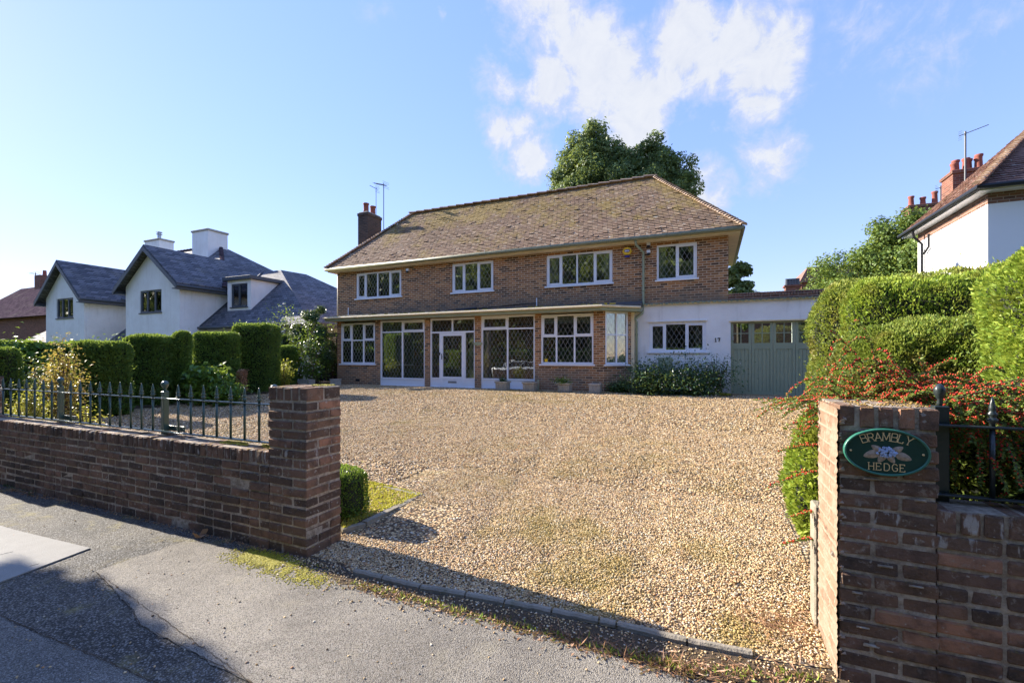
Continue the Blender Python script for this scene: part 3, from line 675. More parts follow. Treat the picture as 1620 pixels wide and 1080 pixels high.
def window(parent, x0, x1, z0, z1, Y, cols, rows, sash=(), sill=True, curtain=(), glass='lead', mat='white', fw=.055, panel=0.0, xf=None, blind=0.0, name='window', sillm='white'):
    """framed window; cols/rows are fractions; sash = cells that carry an opening casement"""
    mb = MB(); w, h = x1 - x0, z1 - z0; zb = z0 + panel
    mb.box(x0, x1, Y, Y + .07, z1 - fw, z1, ch=.004); mb.box(x0, x1, Y, Y + .07, z0, z0 + fw, ch=.004)
    mb.box(x0, x0 + fw, Y + .001, Y + .069, z0 + fw, z1 - fw); mb.box(x1 - fw, x1, Y + .001, Y + .069, z0 + fw, z1 - fw)
    if panel:
        mb.box(x0 + fw, x1 - fw, Y + .002, Y + .066, zb - .05, zb, ch=.003); mb.box(x0 + fw, x1 - fw, Y + .025, Y + .05, z0 + fw, zb - .05)
    xs = [x0 + fw] + [x0 + w * c for c in cols[1:-1]] + [x1 - fw]; zs = [(zb if panel else z0 + fw)] + [zb + (z1 - zb) * r for r in rows[1:-1]] + [z1 - fw]
    mw = .024
    for x in xs[1:-1]: mb.box(x - mw, x + mw, Y - .001, Y + .068, zs[0], zs[-1])
    for i in range(len(xs) - 1):
        a = xs[i] + (mw if i else 0); c = xs[i + 1] - (mw if i < len(xs) - 2 else 0)
        for z in zs[1:-1]: mb.box(a, c, Y + .001, Y + .067, z - mw, z + mw)
        for j in range(len(zs) - 1):
            if (i, j) in sash:
                d = zs[j] + (mw if j else 0); e = zs[j + 1] - (mw if j < len(zs) - 2 else 0); s = .045
                mb.box(a, c, Y - .008, Y + .05, d, d + s, ch=.003); mb.box(a, c, Y - .008, Y + .05, e - s, e, ch=.003)
                mb.box(a, a + s, Y - .007, Y + .049, d + s, e - s); mb.box(c - s, c, Y - .007, Y + .049, d + s, e - s)
    o = mb.build(name, M[mat], parent, xf=xf)
    pb = MB(); pb.box(x0 + fw, x1 - fw, Y + .036, Y + .04, zs[0], z1 - fw)
    p = pb.build('pane', M[glass], o, xf=xf)
    if sill:
        s = MB(); s.box(x0 - .05, x1 + .05, Y - .09, Y + .02, z0 - .055, z0 - .002, ch=.006); s.build('sill', M[sillm], o, xf=xf)
    for (a, c) in curtain:
        k = MB(); n = 16; xa, xb = x0 + w * a, x0 + w * c; pts = []
        for i in range(n + 1): pts.append((xa + (xb - xa) * i / n, Y + .16 + .025 * math.sin(i * 2.1)))
        vs = [(x, y, z) for x, y in pts for z in (zs[0] - .05, z1 - .02)]; k.add(vs, [(2 * i, 2 * i + 2, 2 * i + 3, 2 * i + 1) for i in range(n)])
        k.build('curtain', M['curt'], o, xf=xf)
    if blind:
        k = MB(); k.box(x0 + fw, x1 - fw, Y + .12, Y + .14, z1 - fw - blind, z1 - fw); k.build('blind', M['curt'], o, xf=xf)
    return o
def rect(pl, pr, tl, tr, bl, br_, Y):
    xa, za = XZ(pl, tl, Y); xb, zb = XZ(pr, tr, Y); _, zc = XZ(pl, bl, Y); _, zd = XZ(pr, br_, Y)
    return xa, xb, (zc + zd) / 2, (za + zb) / 2

def tiles(name, mat, parent, origin, ux, up, length, slope_len, lo, hi, gauge=.1, tw=.165, seed=1, th=.014):
    r = random.Random(seed); mb = MB(); origin, ux, up = Vector(origin), Vector(ux).normalized(), Vector(up).normalized(); n = ux.cross(up).normalized()
    k = 0; s = 0.0
    while s < slope_len - .02:
        a, c = lo(s + gauge * .5), hi(s + gauge * .5); x = a - (tw * .5 if k % 2 else 0)
        while x < c:
            xa, xb = max(x, a), min(x + tw - .006, c)
            if xb - xa > .02:
                j = r.gauss(0, .006) + .012 * math.sin(x * .9 + k * .2); lift = abs(r.gauss(0, .005)) + (.016 if r.random() < .04 else 0); s0 = s + j; s1 = s + gauge * 1.25
                tw_ = r.gauss(0, .003)
                vs = []
                for (xx, dl) in ((xa, tw_), (xb, -tw_)):
                    for (ss, hh) in ((s0, .018 + lift + dl), (s1, .002)):
                        for q in (0, th): vs.append(origin + ux * xx + up * ss + n * (hh + q))
                mb.add(vs, [(0, 1, 3, 2), (4, 6, 7, 5), (0, 4, 5, 1), (2, 3, 7, 6), (1, 5, 7, 3)], r.random())
            x += tw
        s += gauge; k += 1
    return mb.build(name, mat, parent)
def hip_tiles(mb, p0, p1, n, r0=.11, half=True, seed=0):
    r = random.Random(seed); p0, p1 = Vector(p0), Vector(p1); d = (p1 - p0) / n; t = d.normalized(); s = t.cross(Vector((0, 0, 1))).normalized(); u = s.cross(t)
    for i in range(n):
        a = p0 + d * (i - .12); c = p0 + d * (i + 1.0); ra, rc = r0 * 1.12, r0 * .86; vs = []; m = 7
        for (q, rr, e) in ((a, ra, .02), (c, rc, 0)):
            for k in range(m + 1):
                an = math.pi * k / m; vs.append(q + s * math.cos(an) * rr + u * (math.sin(an) * rr * .62 + e + r.gauss(0, .003)))
        fs = [(k, k + 1, m + 2 + k, m + 1 + k) for k in range(m)] + [list(range(m + 1))[::-1]]
        mb.add(vs, fs, r.random())

# ------------------------------------------------------------------ the brick house
HY, HX0, HX1 = 15.0, -14.76, .48
EZ = 5.28; RZ = 8.07; RY = 17.4; EX0, EX1, EY0, EY1 = -15.10, .83, 14.67, 20.13; RX0, RX1 = -12.6, -1.9
house = thing('brick_house', 'wide brown brick house with mossy hipped roof, leaded windows and a white garage wing', 'house', (-7, 15, HZ))
W1 = rect(563.3, 634.8, 432.9, 426.2, 473.4, 467.4, HY); W2 = rect(715, 780.4, 417, 411.8, 463.4, 459, HY)
W3 = rect(864.4, 968.9, 404, 394.9, 453.5, 446.5, HY); W4 = rect(1038.9, 1102.7, 387.8, 382.7, 443.4, 439, HY)
mb = MB(); wall_holes(mb, HX0, HX1, 2.9, 5.16, HY, HY + .28, [W1, W2, W3, W4])
mb.box(HX0, HX0 + .28, HY + .281, 19.8, HZ - .3, 5.159); mb.box(HX1 - .28, HX1, HY + .281, 19.8, 2.6, 5.159); mb.box(HX0 + .281, HX1 - .281, 19.5, 19.8, HZ - .3, 5.159)
mb.build('wall', M['brick'], house)
GW = rect(1027, 1117, 510.5, 509.5, 556, 556, 14.9)
# porch inner wall, left + right rooms open behind the bays
PX0, PX1 = XZ(598, 560, 14.0)[0], XZ(851, 560, 14.0)[0]
ip = rect(606, 634, 520, 520, 574, 574, 14.9); iw = (ip[0], ip[1] + .55, ip[2] - .1, ip[3]); idr = (-8.35, -7.4, HZ + .05, 2.45)
mb = MB(); wall_holes(mb, HX0 + .02, HX1, HZ - .2, 2.9, HY + .001, HY + .25, [(-13.5, PX0 - .3, HZ, 2.7), (PX1 + .3, -2.6, HZ, 2.7), iw, idr, GW, (.54, 2.8, HZ - .2, 2.6)])
mb.build('inner_wall', M['brick_low'], house)
window(house, *iw, HY + .05, [0, .5, 1], [0, 1], name='inner_window', sill=False, glass='glass')
mb = MB(); mb.box(idr[0], idr[1], HY + .08, HY + .13, idr[2], idr[3]); mb.box(idr[0] + .15, idr[1] - .15, HY + .06, HY + .079, idr[2] + 1.0, idr[3] - .2); mb.build('inner_door', M['inner'], house)
mb = MB(); mb.box(HX0 + .3, HX1 - .3, HY + .3, 19.4, 2.75, 2.85); mb.box(-14, -2.4, 14.25, 19.4, HZ - .05, HZ + .02)
mb.box(HX0 + .3, HX1 - .3, 18.2, 18.25, HZ, 5.1); mb.build('floor', M['inner'], house)
cf = lambda *a: a
window(house, *W1, HY + .03, [0, .215, .475, .745, 1], [0, 1], ((0, 0), (3, 0)), curtain=((.03, .13),))
window(house, *W2, HY + .03, [0, .30, .63, 1], [0, 1], ((0, 0), (2, 0)), curtain=((.05, .16),))
window(house, *W3, HY + .03, [0, .235, .475, .735, 1], [0, 1], ((0, 0), (3, 0)), curtain=((.03, .15), (.86, .97)), blind=.06)
window(house, *W4, HY + .03, [0, .50, 1], [0, 1], ((1, 0),), curtain=((.03, .22), (.82, .97)))

# ground floor front at Y = 14
GY = 14.0
G1 = rect(538.9, 593.3, 512.2, 509.3, 575.2, 575.2, GY); G2 = rect(601, 671.8, 507.3, 505.6, 611.4, 612.4, GY); G3 = rect(680, 751, 504, 502, 613, 614.2, GY)
G4 = rect(760.7, 846, 500, 497.3, 615, 616.7, GY); G5 = rect(855.6, 938.9, 498.2, 495, 575.8, 575.6, GY)
zt = max(g[3] for g in (G1, G2, G3, G4, G5)) + .01
GX0 = XZ(533.5, 560, GY)[0]; GX1 = -3.02; CX, CY = -2.315, 14.705
FB = HZ - .12
def holeof(g, full=False): return (g[0], g[1], FB - .01 if full else g[2], zt)
mb = MB(); wall_holes(mb, GX0, GX1, FB, zt + .002, GY, GY + .11, [holeof(G1), holeof(G2, 1), holeof(G3, 1), holeof(G4, 1), holeof(G5)])
mb.box(GX0, GX0 + .11, GY + .111, HY, FB, zt)
mb.build('porch_wall', M['brick_low'], house)
# chamfered bay side, built flat then turned 45 degrees
xf = Matrix.Translation((GX1, GY, 0)) @ Matrix.Rotation(math.radians(45), 4, 'Z')
LB = math.hypot(CX - GX1, CY - GY); g6z0 = G5[2]; g6 = (.05 * LB, .90 * LB, g6z0, zt)
mb = MB(); wall_holes(mb, .001, LB, FB, zt, 0, .11, [g6]); mb.build('bay_wall', M['brick_low'], house, xf=xf)
window(house, *g6, .02, [0, .5, 1], [0, .56, 1], curtain=((.05, .95),), xf=xf)
mb = MB(); mb.box(CX - .02, CX + .10, CY + .004, 14.9, FB, zt); mb.build('bay_return', M['cream'], house)
window(house, *G1, GY + .03, [0, .31, .655, 1], [0, .575, 1], ((0, 1), (2, 1)), curtain=((.03, .2), (.85, .97)))
window(house, *G2, GY + .03, [0, .50, 1], [0, .80, 1], ((1, 1),), panel=.34, sill=False)
window(house, *G4, GY + .03, [0, .50, 1], [0, .79, 1], ((0, 1),), panel=.36, sill=False)
window(house, *G5, GY + .03, [0, .30, .645, 1], [0, .56, 1], ((0, 1), (2, 1)), blind=.22, curtain=((.86, .98),))
# front door unit
xa, xb, za, zb = G3
mb = MB(); w = xb - xa; zr = za + (zb - za) * .80; pz = za + .36
mb.box(xa, xb, GY + .03, GY + .10, zb - .06, zb); mb.box(xa, xb, GY + .03, GY + .10, zr - .03, zr + .03); mb.box(xa, xb, GY - .01, GY + .10, za - .05, za + .04, ch=.01)
for x in (xa, xb - .05): mb.box(x, x + .05, GY + .031, GY + .099, za + .04, zr - .03); mb.box(x, x + .05, GY + .031, GY + .099, zr + .03, zb - .06)
dx0, dx1 = xa + w * .235, xa + w * .765
for x in (dx0 - .045, dx1): mb.box(x, x + .045, GY + .029, GY + .099, za + .04, zr - .03)
mb.box(xa + w * .5 - .025, xa + w * .5 + .025, GY + .032, GY + .098, zr + .03, zb - .06)
for a, c in ((xa + .05, dx0 - .045), (dx1 + .045, xb - .05)):
    mb.box(a, c, GY + .034, GY + .096, pz - .04, pz); mb.box(a, c, GY + .05, GY + .08, za + .04, pz - .04)
fr = mb.build('door_frame', M['white'], house)
mb = MB(); mb.box(xa + .05, dx0 - .045, GY + .062, GY + .066, pz, zr - .03); mb.box(dx1 + .045, xb - .05, GY + .062, GY + .066, pz, zr - .03); mb.box(xa + .05, xb - .05, GY + .067, GY + .071, zr + .03, zb - .06); mb.build('pane', M['lead'], fr)
mb = MB(); e = .10; dz0, dz1 = za + .045, zr - .035
mb.box(dx0 + .004, dx1 - .004, GY + .02, GY + .08, dz1 - e, dz1, ch=.004); mb.box(dx0 + .004, dx1 - .004, GY + .02, GY + .08, dz0, dz0 + e * .7, ch=.004); mb.box(dx0 + .004, dx1 - .004, GY + .021, GY + .079, pz - .05, pz + .04)
mb.box(dx0 + .004, dx0 + e, GY + .021, GY + .079, dz0 + e * .7, pz - .05); mb.box(dx1 - e, dx1 - .004, GY + .021, GY + .079, dz0 + e * .7, pz - .05)
mb.box(dx0 + .004, dx0 + e, GY + .021, GY + .079, pz + .04, dz1 - e); mb.box(dx1 - e, dx1 - .004, GY + .021, GY + .079, pz + .04, dz1 - e); mb.box(dx0 + e, dx1 - e, GY + .04, GY + .07, dz0 + e * .7, pz - .05)
door = mb.build('front_door', M['white'], house)
mb = MB(); mb.box(dx0 + e, dx1 - e, GY + .048, GY + .052, pz + .04, dz1 - e); mb.build('pane', M['lead'], door)
mb = MB(); mb.box(dx0 + .32 * w * .53, dx0 + .68 * w * .53, GY + .028, GY + .039, dz0 + .13, dz0 + .20, ch=.004); mb.build('letterbox', M['alu'], door)
zmid = (dz0 + dz1) / 2 + .12
mb = MB(); mb.tube([(dx0 + .06, GY + .02, zmid), (dx0 + .06, GY - .03, zmid), (dx0 + .17, GY - .03, zmid)], .011, 8); mb.box(dx0 + .04, dx0 + .08, GY + .012, GY + .0195, zmid - .1, zmid + .1); mb.build('handle', M['alu'], door)
mb = MB(); mb.box(dx0 - .035, dx0 - .01, GY + .01, GY + .028, zmid + .05, zmid + .15); mb.build('doorbell', M['black'], house)

# canopy over the ground floor
cz0, cz1 = zt + .003, zt + .17
CP = [(GX0 - .32, 13.66), (-3.02, 13.66), (-2.02, 14.50), (-2.02, HY - .002), (GX0 - .32, HY - .002)]
mb = MB(); mb.prism(CP, cz0, cz1 - .02); canopy = mb.build('canopy', M['sage'], house)
mb = MB(); top = [(x + (.03 if i in (2, 3) else (-.03 if i in (0, 4) else 0)), y - (.03 if i < 3 else 0)) for i, (x, y) in enumerate(CP)]
n = len(top); zz = [cz1 + (.01 if y < 14.6 else .20) for x, y in top]; zz[2] = cz1 + .05
vs = [(x, y, cz1 - .021) for x, y in top] + [(x, y, z) for (x, y), z in zip(top, zz)]
mb.add(vs, [list(range(n))[::-1], [5, 6, 7], [5, 7, 8], [5, 8, 9]] + [(i, (i + 1) % n, n + (i + 1) % n, n + i) for i in range(n)]); mb.build('roof_felt', M['felt'], canopy)
mb = MB(); mb.tube([(top[0][0], 13.615, cz1 - .045), (-3.0, 13.615, cz1 - .045), (-1.99, 14.47, cz1 - .045)], .036, 8); mb.build('gutter', M['cream'], canopy)
mb = MB()
for i in range(46): 
    x = GX0 - .2 + i * .25 + random.uniform(-.1, .1); mb.box(x, x + random.uniform(.05, .2), 13.66, 13.75, cz1 + .005, cz1 + .02 + random.uniform(0, .02))
tag(mb.build('moss', M['moss'], canopy), kind='stuff')
a = XZ(713, 490, 14.6); c_ = XZ(755, 483, 14.6)
mb = MB(); mb.tube([(a[0], 14.45, cz1 + .12), (c_[0], 14.55, cz1 + .17)], .05, 8); p3 = XZ(845, 475, 14.95); mb.tube([(c_[0], 14.6, cz1 + .17), (p3[0], 14.93, cz1 + .30), (p3[0] + .1, 14.95, cz1 + .3)], .018, 6)
mb.build('waste_pipe', M['black'], house)
for px_, h_ in ((551, .32), (849, .28)):
    q = XZ(px_, 480, 14.95); mb = MB(); mb.tube([(q[0], 14.95, cz1 + .1), (q[0], 14.95, cz1 + .2 + h_)], .02, 6); mb.build('vent_pipe', M['white'], house)

# eaves: soffit box, gutter, downpipes
mb = MB(); mb.box(EX0 + .04, EX1 - .04, EY0 + .05, HY - .002, 5.13, 5.22, ch=.01); mb.box(HX1 + .002, EX1 - .04, HY, EY1 - .06, 5.131, 5.221); mb.box(EX0 + .04, HX0 - .002, HY, EY1 - .06, 5.131, 5.221); mb.build('soffit', M['cream'], house)
mb = MB(); gy = EY0 - .02
mb.tube([(EX0 - .03, gy, EZ - .045), (EX1 + .03, gy, EZ - .045)], .062, 10); mb.tube([(EX1 + .02, gy, EZ - .046), (EX1 + .02, EY1, EZ - .046)], .061, 10); mb.tube([(EX0 - .02, gy, EZ - .047), (EX0 - .02, EY1, EZ - .047)], .061, 10)
mb.build('gutter', M['pipe'], house, True)
q = XZ(1006, 385, 14.75); q2 = XZ(1018, 400, 14.95); q3 = XZ(1018, 490, 14.95); q4 = XZ(1003, 503, 14.8)
mb = MB(); mb.tube([(q[0], 14.68, EZ - .05), (q[0], 14.7, EZ - .22), (q2[0], 14.93, q2[1]), (q2[0], 14.93, q2[1] - .1), (q2[0], 14.93, q3[1] - .02), (q2[0] - .03, 14.87, q3[1] - .12), (q4[0] + .02, 14.80, q4[1] - .02), (CX + .16, 14.80, q4[1] - .12), (CX + .16, 14.80, HZ)], .037, 10)
for z in (4.6, 3.6, 2.2, 1.2): mb.tube([(q2[0] if z > 3 else CX + .16, 14.93 if z > 3 else 14.8, z), (q2[0] if z > 3 else CX + .16, 14.93 if z > 3 else 14.8, z + .05)], .046, 10)
mb.build('downpipe', M['sage'], house, True)
mb = MB(); mb.tube([(HX0 - .03, HY + .05, 5.15), (HX0 - .03, HY + .03, 3.0)], .035, 8); mb.build('downpipe', M['cream'], house, True)

# roof
HSL = math.hypot(RY - EY0, RZ - EZ); sl_ = (0, RY - EY0, RZ - EZ); fr_ = (RX0 - EX0) / HSL; fr2 = (EX1 - RX1) / HSL
rb = MB(); A, B_, Cc, Dd = (EX0, EY0, EZ), (EX1, EY0, EZ), (EX1, EY1, EZ), (EX0, EY1, EZ); R0, R1 = (RX0, RY, RZ), (RX1, RY, RZ)
rb.add([A, B_, Cc, Dd, R0, R1], [(0, 1, 5, 4), (1, 2, 5), (2, 3, 4, 5), (3, 0, 4), (3, 2, 1, 0)]); roof = rb.build('roof', M['tile'], house)
tiles('roof_tiles', M['tile'], roof, A, (1, 0, 0), sl_, EX1 - EX0, HSL, lambda s: s * fr_, lambda s: (EX1 - EX0) - s * fr2, seed=2)
sr = (RX1 - EX1, 0, RZ - EZ); SL2 = math.hypot(RX1 - EX1, RZ - EZ); dy_ = EY1 - EY0
tiles('roof_tiles', M['tile'], roof, B_, (0, 1, 0), sr, dy_, SL2, lambda s: s / SL2 * (RY - EY0), lambda s: dy_ - s / SL2 * (EY1 - RY), seed=3)
mb = MB(); hip_tiles(mb, (EX1 + .02, EY0 - .02, EZ + .01), (RX1, RY, RZ + .02), 42, .12, seed=4); mb.build('hip_tiles', M['hip'], roof); mb = MB(); hip_tiles(mb, (EX0 - .02, EY0 - .02, EZ + .01), (RX0, RY, RZ + .02), 40, .12, seed=5); mb.build('hip_tiles', M['hip'], roof)
mb = MB(); hip_tiles(mb, (RX0 - .1, RY, RZ + .05), (RX1 + .1, RY, RZ + .05), 26, .12, seed=6); mb.build('ridge_tiles', M['hip'], roof)
# chimney
mb = MB(); mb.box(-14.92, -14.36, 16.4, 17.35, 5.0, 8.0); mb.box(-14.95, -14.33, 16.37, 17.38, 8.0, 8.13, ch=.01); ch = mb.build('chimney', M['chim'], house)
mb = MB(); mb.box(-14.90, -14.38, 16.42, 17.33, 8.13, 8.19, ch=.02); mb.build('flaunching', M['conc'], ch)
for y in (16.62, 17.08):
    mb = MB(); mb.lathe(-14.64, y, [(.13, 8.19), (.12, 8.30), (.115, 8.55), (.14, 8.57), (.14, 8.62), (.11, 8.62), (.10, 8.5)], 14); mb.build('chimney_pot', M['terra'], ch, True)
def aerial(parent, x, y, z0, z1, ln=.7, els=9, w=.28, dirn=(-.8, .1, .25), rr=.018, grid=False):
    mb = MB(); mb.tube([(x, y, z0), (x, y, z1)], rr, 6); o = Vector((x, y, z1 - .08)); d = Vector(dirn).normalized(); s = Vector((-d.y, d.x, 0)).normalized()
    mb.tube([o - d * ln * .25, o + d * ln * .9], .014, 5)
    for i in range(els): p = o + d * ln * (-.1 + i / els); mb.tube([p - s * w * .5 + Vector((0, 0, 0)), p + s * w * .5], .006, 4)
    for k in (-.14, -.07, .07, .14): mb.tube([o - d * ln * .2 + Vector((0, 0, k)) - s * w * .6, o - d * ln * .2 + Vector((0, 0, k)) + s * w * .6], .006, 4)
    return mb.build('aerial', M['grey'], parent)
qx = XZ(607, 300, 17.3); aerial(house, qx[0], 17.3, 6.0, XZ(607, 290, 17.3)[1], .75, 10, .34)
aerial(house, -14.38, 17.0, 8.0, XZ(590, 300, 17.2)[1], .5, 6, .22, (-.8, .1, .45), .012)

# garage wing
Gx1 = 3.0; gz = 3.17
gd = (XZ(1156, 560, 14.9)[0], XZ(1156, 560, 14.9)[0] + 2.2, HZ - .1, XZ(1200, 508.3, 14.9)[1])
mb = MB(); wall_holes(mb, CX + .1, Gx1, FB, gz, 14.9, 15.0, [GW, gd]); mb.box(Gx1 - .2, Gx1, 15.001, 20, FB, gz - .001); mb.build('garage_wall', M['ren'], house)
mb = MB(); mb.box(HX1 + .002, Gx1 - .201, 15.26, 20, gz - .12, gz - .02); mb.build('garage_roof', M['felt'], house)
mb = MB(); mb.box(HX1 + .002, Gx1, 14.94, 15.16, gz + .03, gz + .11)
x = HX1 + .01
while x < Gx1 - .07: mb.box(x, x + .064, 14.92, 15.18, gz + .111, gz + .215, ch=.004); x += .075
mb.build('coping', M['rightbrick'], house)
mb = MB(); x = -1.95; pts = []
n = int((Gx1 - x) / .0375)
vs = []
for i in range(n + 1):
    xx = x + i * .0375; dzz = .022 * math.sin(i * math.pi / 2 + .3)
    vs += [(xx, 14.80, gz - .02 + dzz), (xx, 14.80, gz - .012 + dzz), (xx, 15.0 - .001, gz + .03)]
mb.add(vs, [f_ for i in range(n) for f_ in ((3 * i, 3 * i + 3, 3 * i + 4, 3 * i + 1), (3 * i + 1, 3 * i + 4, 3 * i + 5, 3 * i + 2), (3 * i, 3 * i + 2, 3 * i + 5, 3 * i + 3))])
mb.build('corrugated_edge', M['sage'], house)
window(house, *GW, 14.93, [0, .29, .66, 1], [0, 1], ((0, 0), (2, 0)), curtain=((.04, .18), (.80, .95)))
mb = MB(); mb.box(GW[0] - .06, GW[1] + .04, 14.86, 14.899, GW[3] + .03, GW[3] + .06, ch=.004); mb.build('drip_mould', M['ren'], house)
# garage door: leaves with glazed heads and boarded lower halves
gdo = MB(); pw = (gd[1] - gd[0]) / 4; Yd = 14.97; gz0, gz1 = gd[2] + .06, gd[3]; zr_ = gz1 - .62
pan = MB()
for i in range(4):
    a = gd[0] + i * pw + .004; c = a + pw - .008
    gdo.box(a, a + .07, Yd, Yd + .045, gz0, gz1); gdo.box(c - .07, c, Yd, Yd + .045, gz0, gz1)
    gdo.box(a + .07, c - .07, Yd + .001, Yd + .044, gz1 - .05, gz1); gdo.box(a + .07, c - .07, Yd + .001, Yd + .044, zr_ - .18, zr_); gdo.box(a + .07, c - .07, Yd + .001, Yd + .044, gz0, gz0 + .14)
    mx = (a + c) / 2; mz = (zr_ + gz1 - .05) / 2
    gdo.box(mx - .012, mx + .012, Yd + .004, Yd + .04, zr_, gz1 - .05); gdo.box(a + .07, mx - .012, Yd + .005, Yd + .039, mz - .012, mz + .012); gdo.box(mx + .012, c - .07, Yd + .005, Yd + .039, mz - .012, mz + .012)
    k = 4; bw = (c - a - .14) / k
    for j in range(k): gdo.box(a + .07 + j * bw + .002, a + .07 + (j + 1) * bw - .002, Yd + .014, Yd + .034, gz0 + .14, zr_ - .18, ch=.005)
    pan.box(a + .07, c - .07, Yd + .02, Yd + .024, zr_, gz1 - .05)
gdo.box(gd[0], gd[1], Yd + .046, Yd + .05, gz0 - .06, zr_ - .05)
g_ = gdo.build('garage_door', M['gdoor'], house); pan.build('pane', M['glass'], g_)
mb = MB(); mb.box(gd[0] - .05, gd[1] + .05, 14.87, 14.96, gd[3] + .001, gd[3] + .04, ch=.004); mb.build('lintel', M['cream'], house)
mb = MB(); q = XZ(1158, 535, 14.9); mb.box(q[0], q[0] + .05, Yd - .03, Yd - .001, q[1] - .06, q[1] + .06, ch=.004); mb.build('lock', M['alu'], g_)
# small fittings on the wall
q = XZ(1053, 575, 14.85); q0 = XZ(1042.5, 565, 14.85); q1 = XZ(1064, 590, 14.85)
mb = MB(); mb.box(q0[0], q1[0], 14.68, 14.899, q1[1] - .05, q0[1], ch=.012); mb.box(q0[0] + .03, q1[0] - .03, 14.672, 14.679, q1[1], q0[1] - .04); mb.build('meter_box', M['gdoor'], house)
q = XZ(992, 397, 14.9); mb = MB(); hx = [(q[0] + .155 * math.cos(math.radians(60 * i)), q[1] + .135 * math.sin(math.radians(60 * i))) for i in range(6)]
mb.slab([(x, 14.90, z) for x, z in hx], (0, .098, 0)); al = mb.build('alarm_box', M['yellow'], house)
mb = MB(); el = lambda rx, rz, y, n=18: [(q[0] + rx * math.cos(2 * math.pi * i / n), y, q[1] + .005 + rz * math.sin(2 * math.pi * i / n)) for i in range(n)]
mb.slab(el(.085, .048, 14.893), (0, .006, 0)); mb.build('badge', M['blue'], al)
mb = MB(); 
for i in range(3): mb.box(q[0] - .062 + i * .042, q[0] - .03 + i * .042, 14.888, 14.8925, q[1] - .018, q[1] + .028)
mb.build('lettering', M['white'], al)
mb = MB(); mb.box(q[0] - .075, q[0] + .075, 14.92, 14.998, q[1] - .19, q[1] - .137, ch=.01); mb.build('strobe', M['blue'], al)
for (px_, py_, s_) in ((1026, 386, .1), (1026, 398, .1), (645, 427, .11)):
    q = XZ(px_, py_, 14.95); mb = MB(); mb.box(q[0] - s_ * .55, q[0] + s_ * .55, 14.90, 14.998, q[1] - s_ * .45, q[1] + s_ * .5, ch=.008)
    li = mb.build('security_light', M['white'], house); mb = MB(); mb.lathe(q[0], 14.92, [(.02, -.12), (.055, -.10), (.05, -.055)], 10, z0=q[1]); mb.build('sensor', M['black'], li)
mb = MB(); q = XZ(566, 601, 14); mb.box(q[0] - .1, q[0] + .1, 13.985, 13.999, q[1] - .05, q[1] + .05); mb.build('air_brick', M['black'], house)
# yellow sticker and lamp-like oval plaque
q = XZ(863, 570, 14.0); mb = MB(); mb.box(q[0] - .05, q[0] + .05, 14.062, 14.0645, q[1] - .05, q[1] + .05); mb.build('sticker', M['yellow'], house)
q = XZ(755.5, 543.5, 13.95); mb = MB(); mb.slab([(q[0] + .17 * math.cos(a), 13.965, q[1] + .062 * math.sin(a)) for a in [2 * math.pi * i / 20 for i in range(20)]], (0, .03, 0))
pq = mb.build('name_plaque', M['sage']); tag(pq, 'small blank pale green oval plaque on the brick pier right of the front door', 'plaque')

# ------------------------------------------------------------------ lettering from strokes with serifs
GL = {'B': [[(0, 0), (0, 1)], [(0, 1), (.5, 1), (.64, .92), (.64, .62), (.5, .53), (0, .53)], [(.5, .53), (.7, .45), (.7, .08), (.55, 0), (0, 0)]],
      'R': [[(0, 0), (0, 1)], [(0, 1), (.5, 1), (.65, .88), (.65, .62), (.5, .5), (0, .5)], [(.38, .5), (.7, 0)]],
      'A': [[(0, 0), (.36, 1), (.74, 0)], [(.14, .36), (.6, .36)]], 'M': [[(0, 0), (.05, 1), (.42, .15), (.80, 1), (.85, 0)]],
      'L': [[(0, 1), (0, 0), (.58, 0), (.6, .18)]], 'Y': [[(0, 1), (.36, .48), (.72, 1)], [(.36, .48), (.36, 0)]], 'H': [[(0, 0), (0, 1)], [(.68, 0), (.68, 1)], [(0, .5), (.68, .5)]],
      'E': [[(.58, .85), (.58, 1), (0, 1), (0, 0), (.6, 0), (.62, .18)], [(0, .52), (.42, .52)]], 'D': [[(0, 0), (0, 1), (.4, 1), (.65, .8), (.7, .5), (.65, .2), (.4, 0), (0, 0)]],
      'G': [[(.66, .8), (.5, .98), (.22, .98), (.04, .75), (0, .5), (.04, .25), (.22, .02), (.5, .02), (.68, .15), (.68, .45), (.45, .45)]],
      '1': [[(.1, .82), (.3, 1), (.3, 0)], [(.1, 0), (.5, 0)]], '7': [[(0, .85), (0, 1), (.6, 1), (.25, 0)]]}
SER = {'B': [], 'R': [(0, 0), (0, 1), (.7, 0)], 'A': [(0, 0), (.74, 0)], 'M': [(0, 0), (.85, 0), (.05, 1), (.80, 1)], 'L': [(0, 1), (0, 0)], 'Y': [(0, 1), (.72, 1), (.36, 0)],
       'H': [(0, 0), (0, 1), (.68, 0), (.68, 1)], 'E': [(0, 1), (0, 0)], 'D': []}
GK = [0]
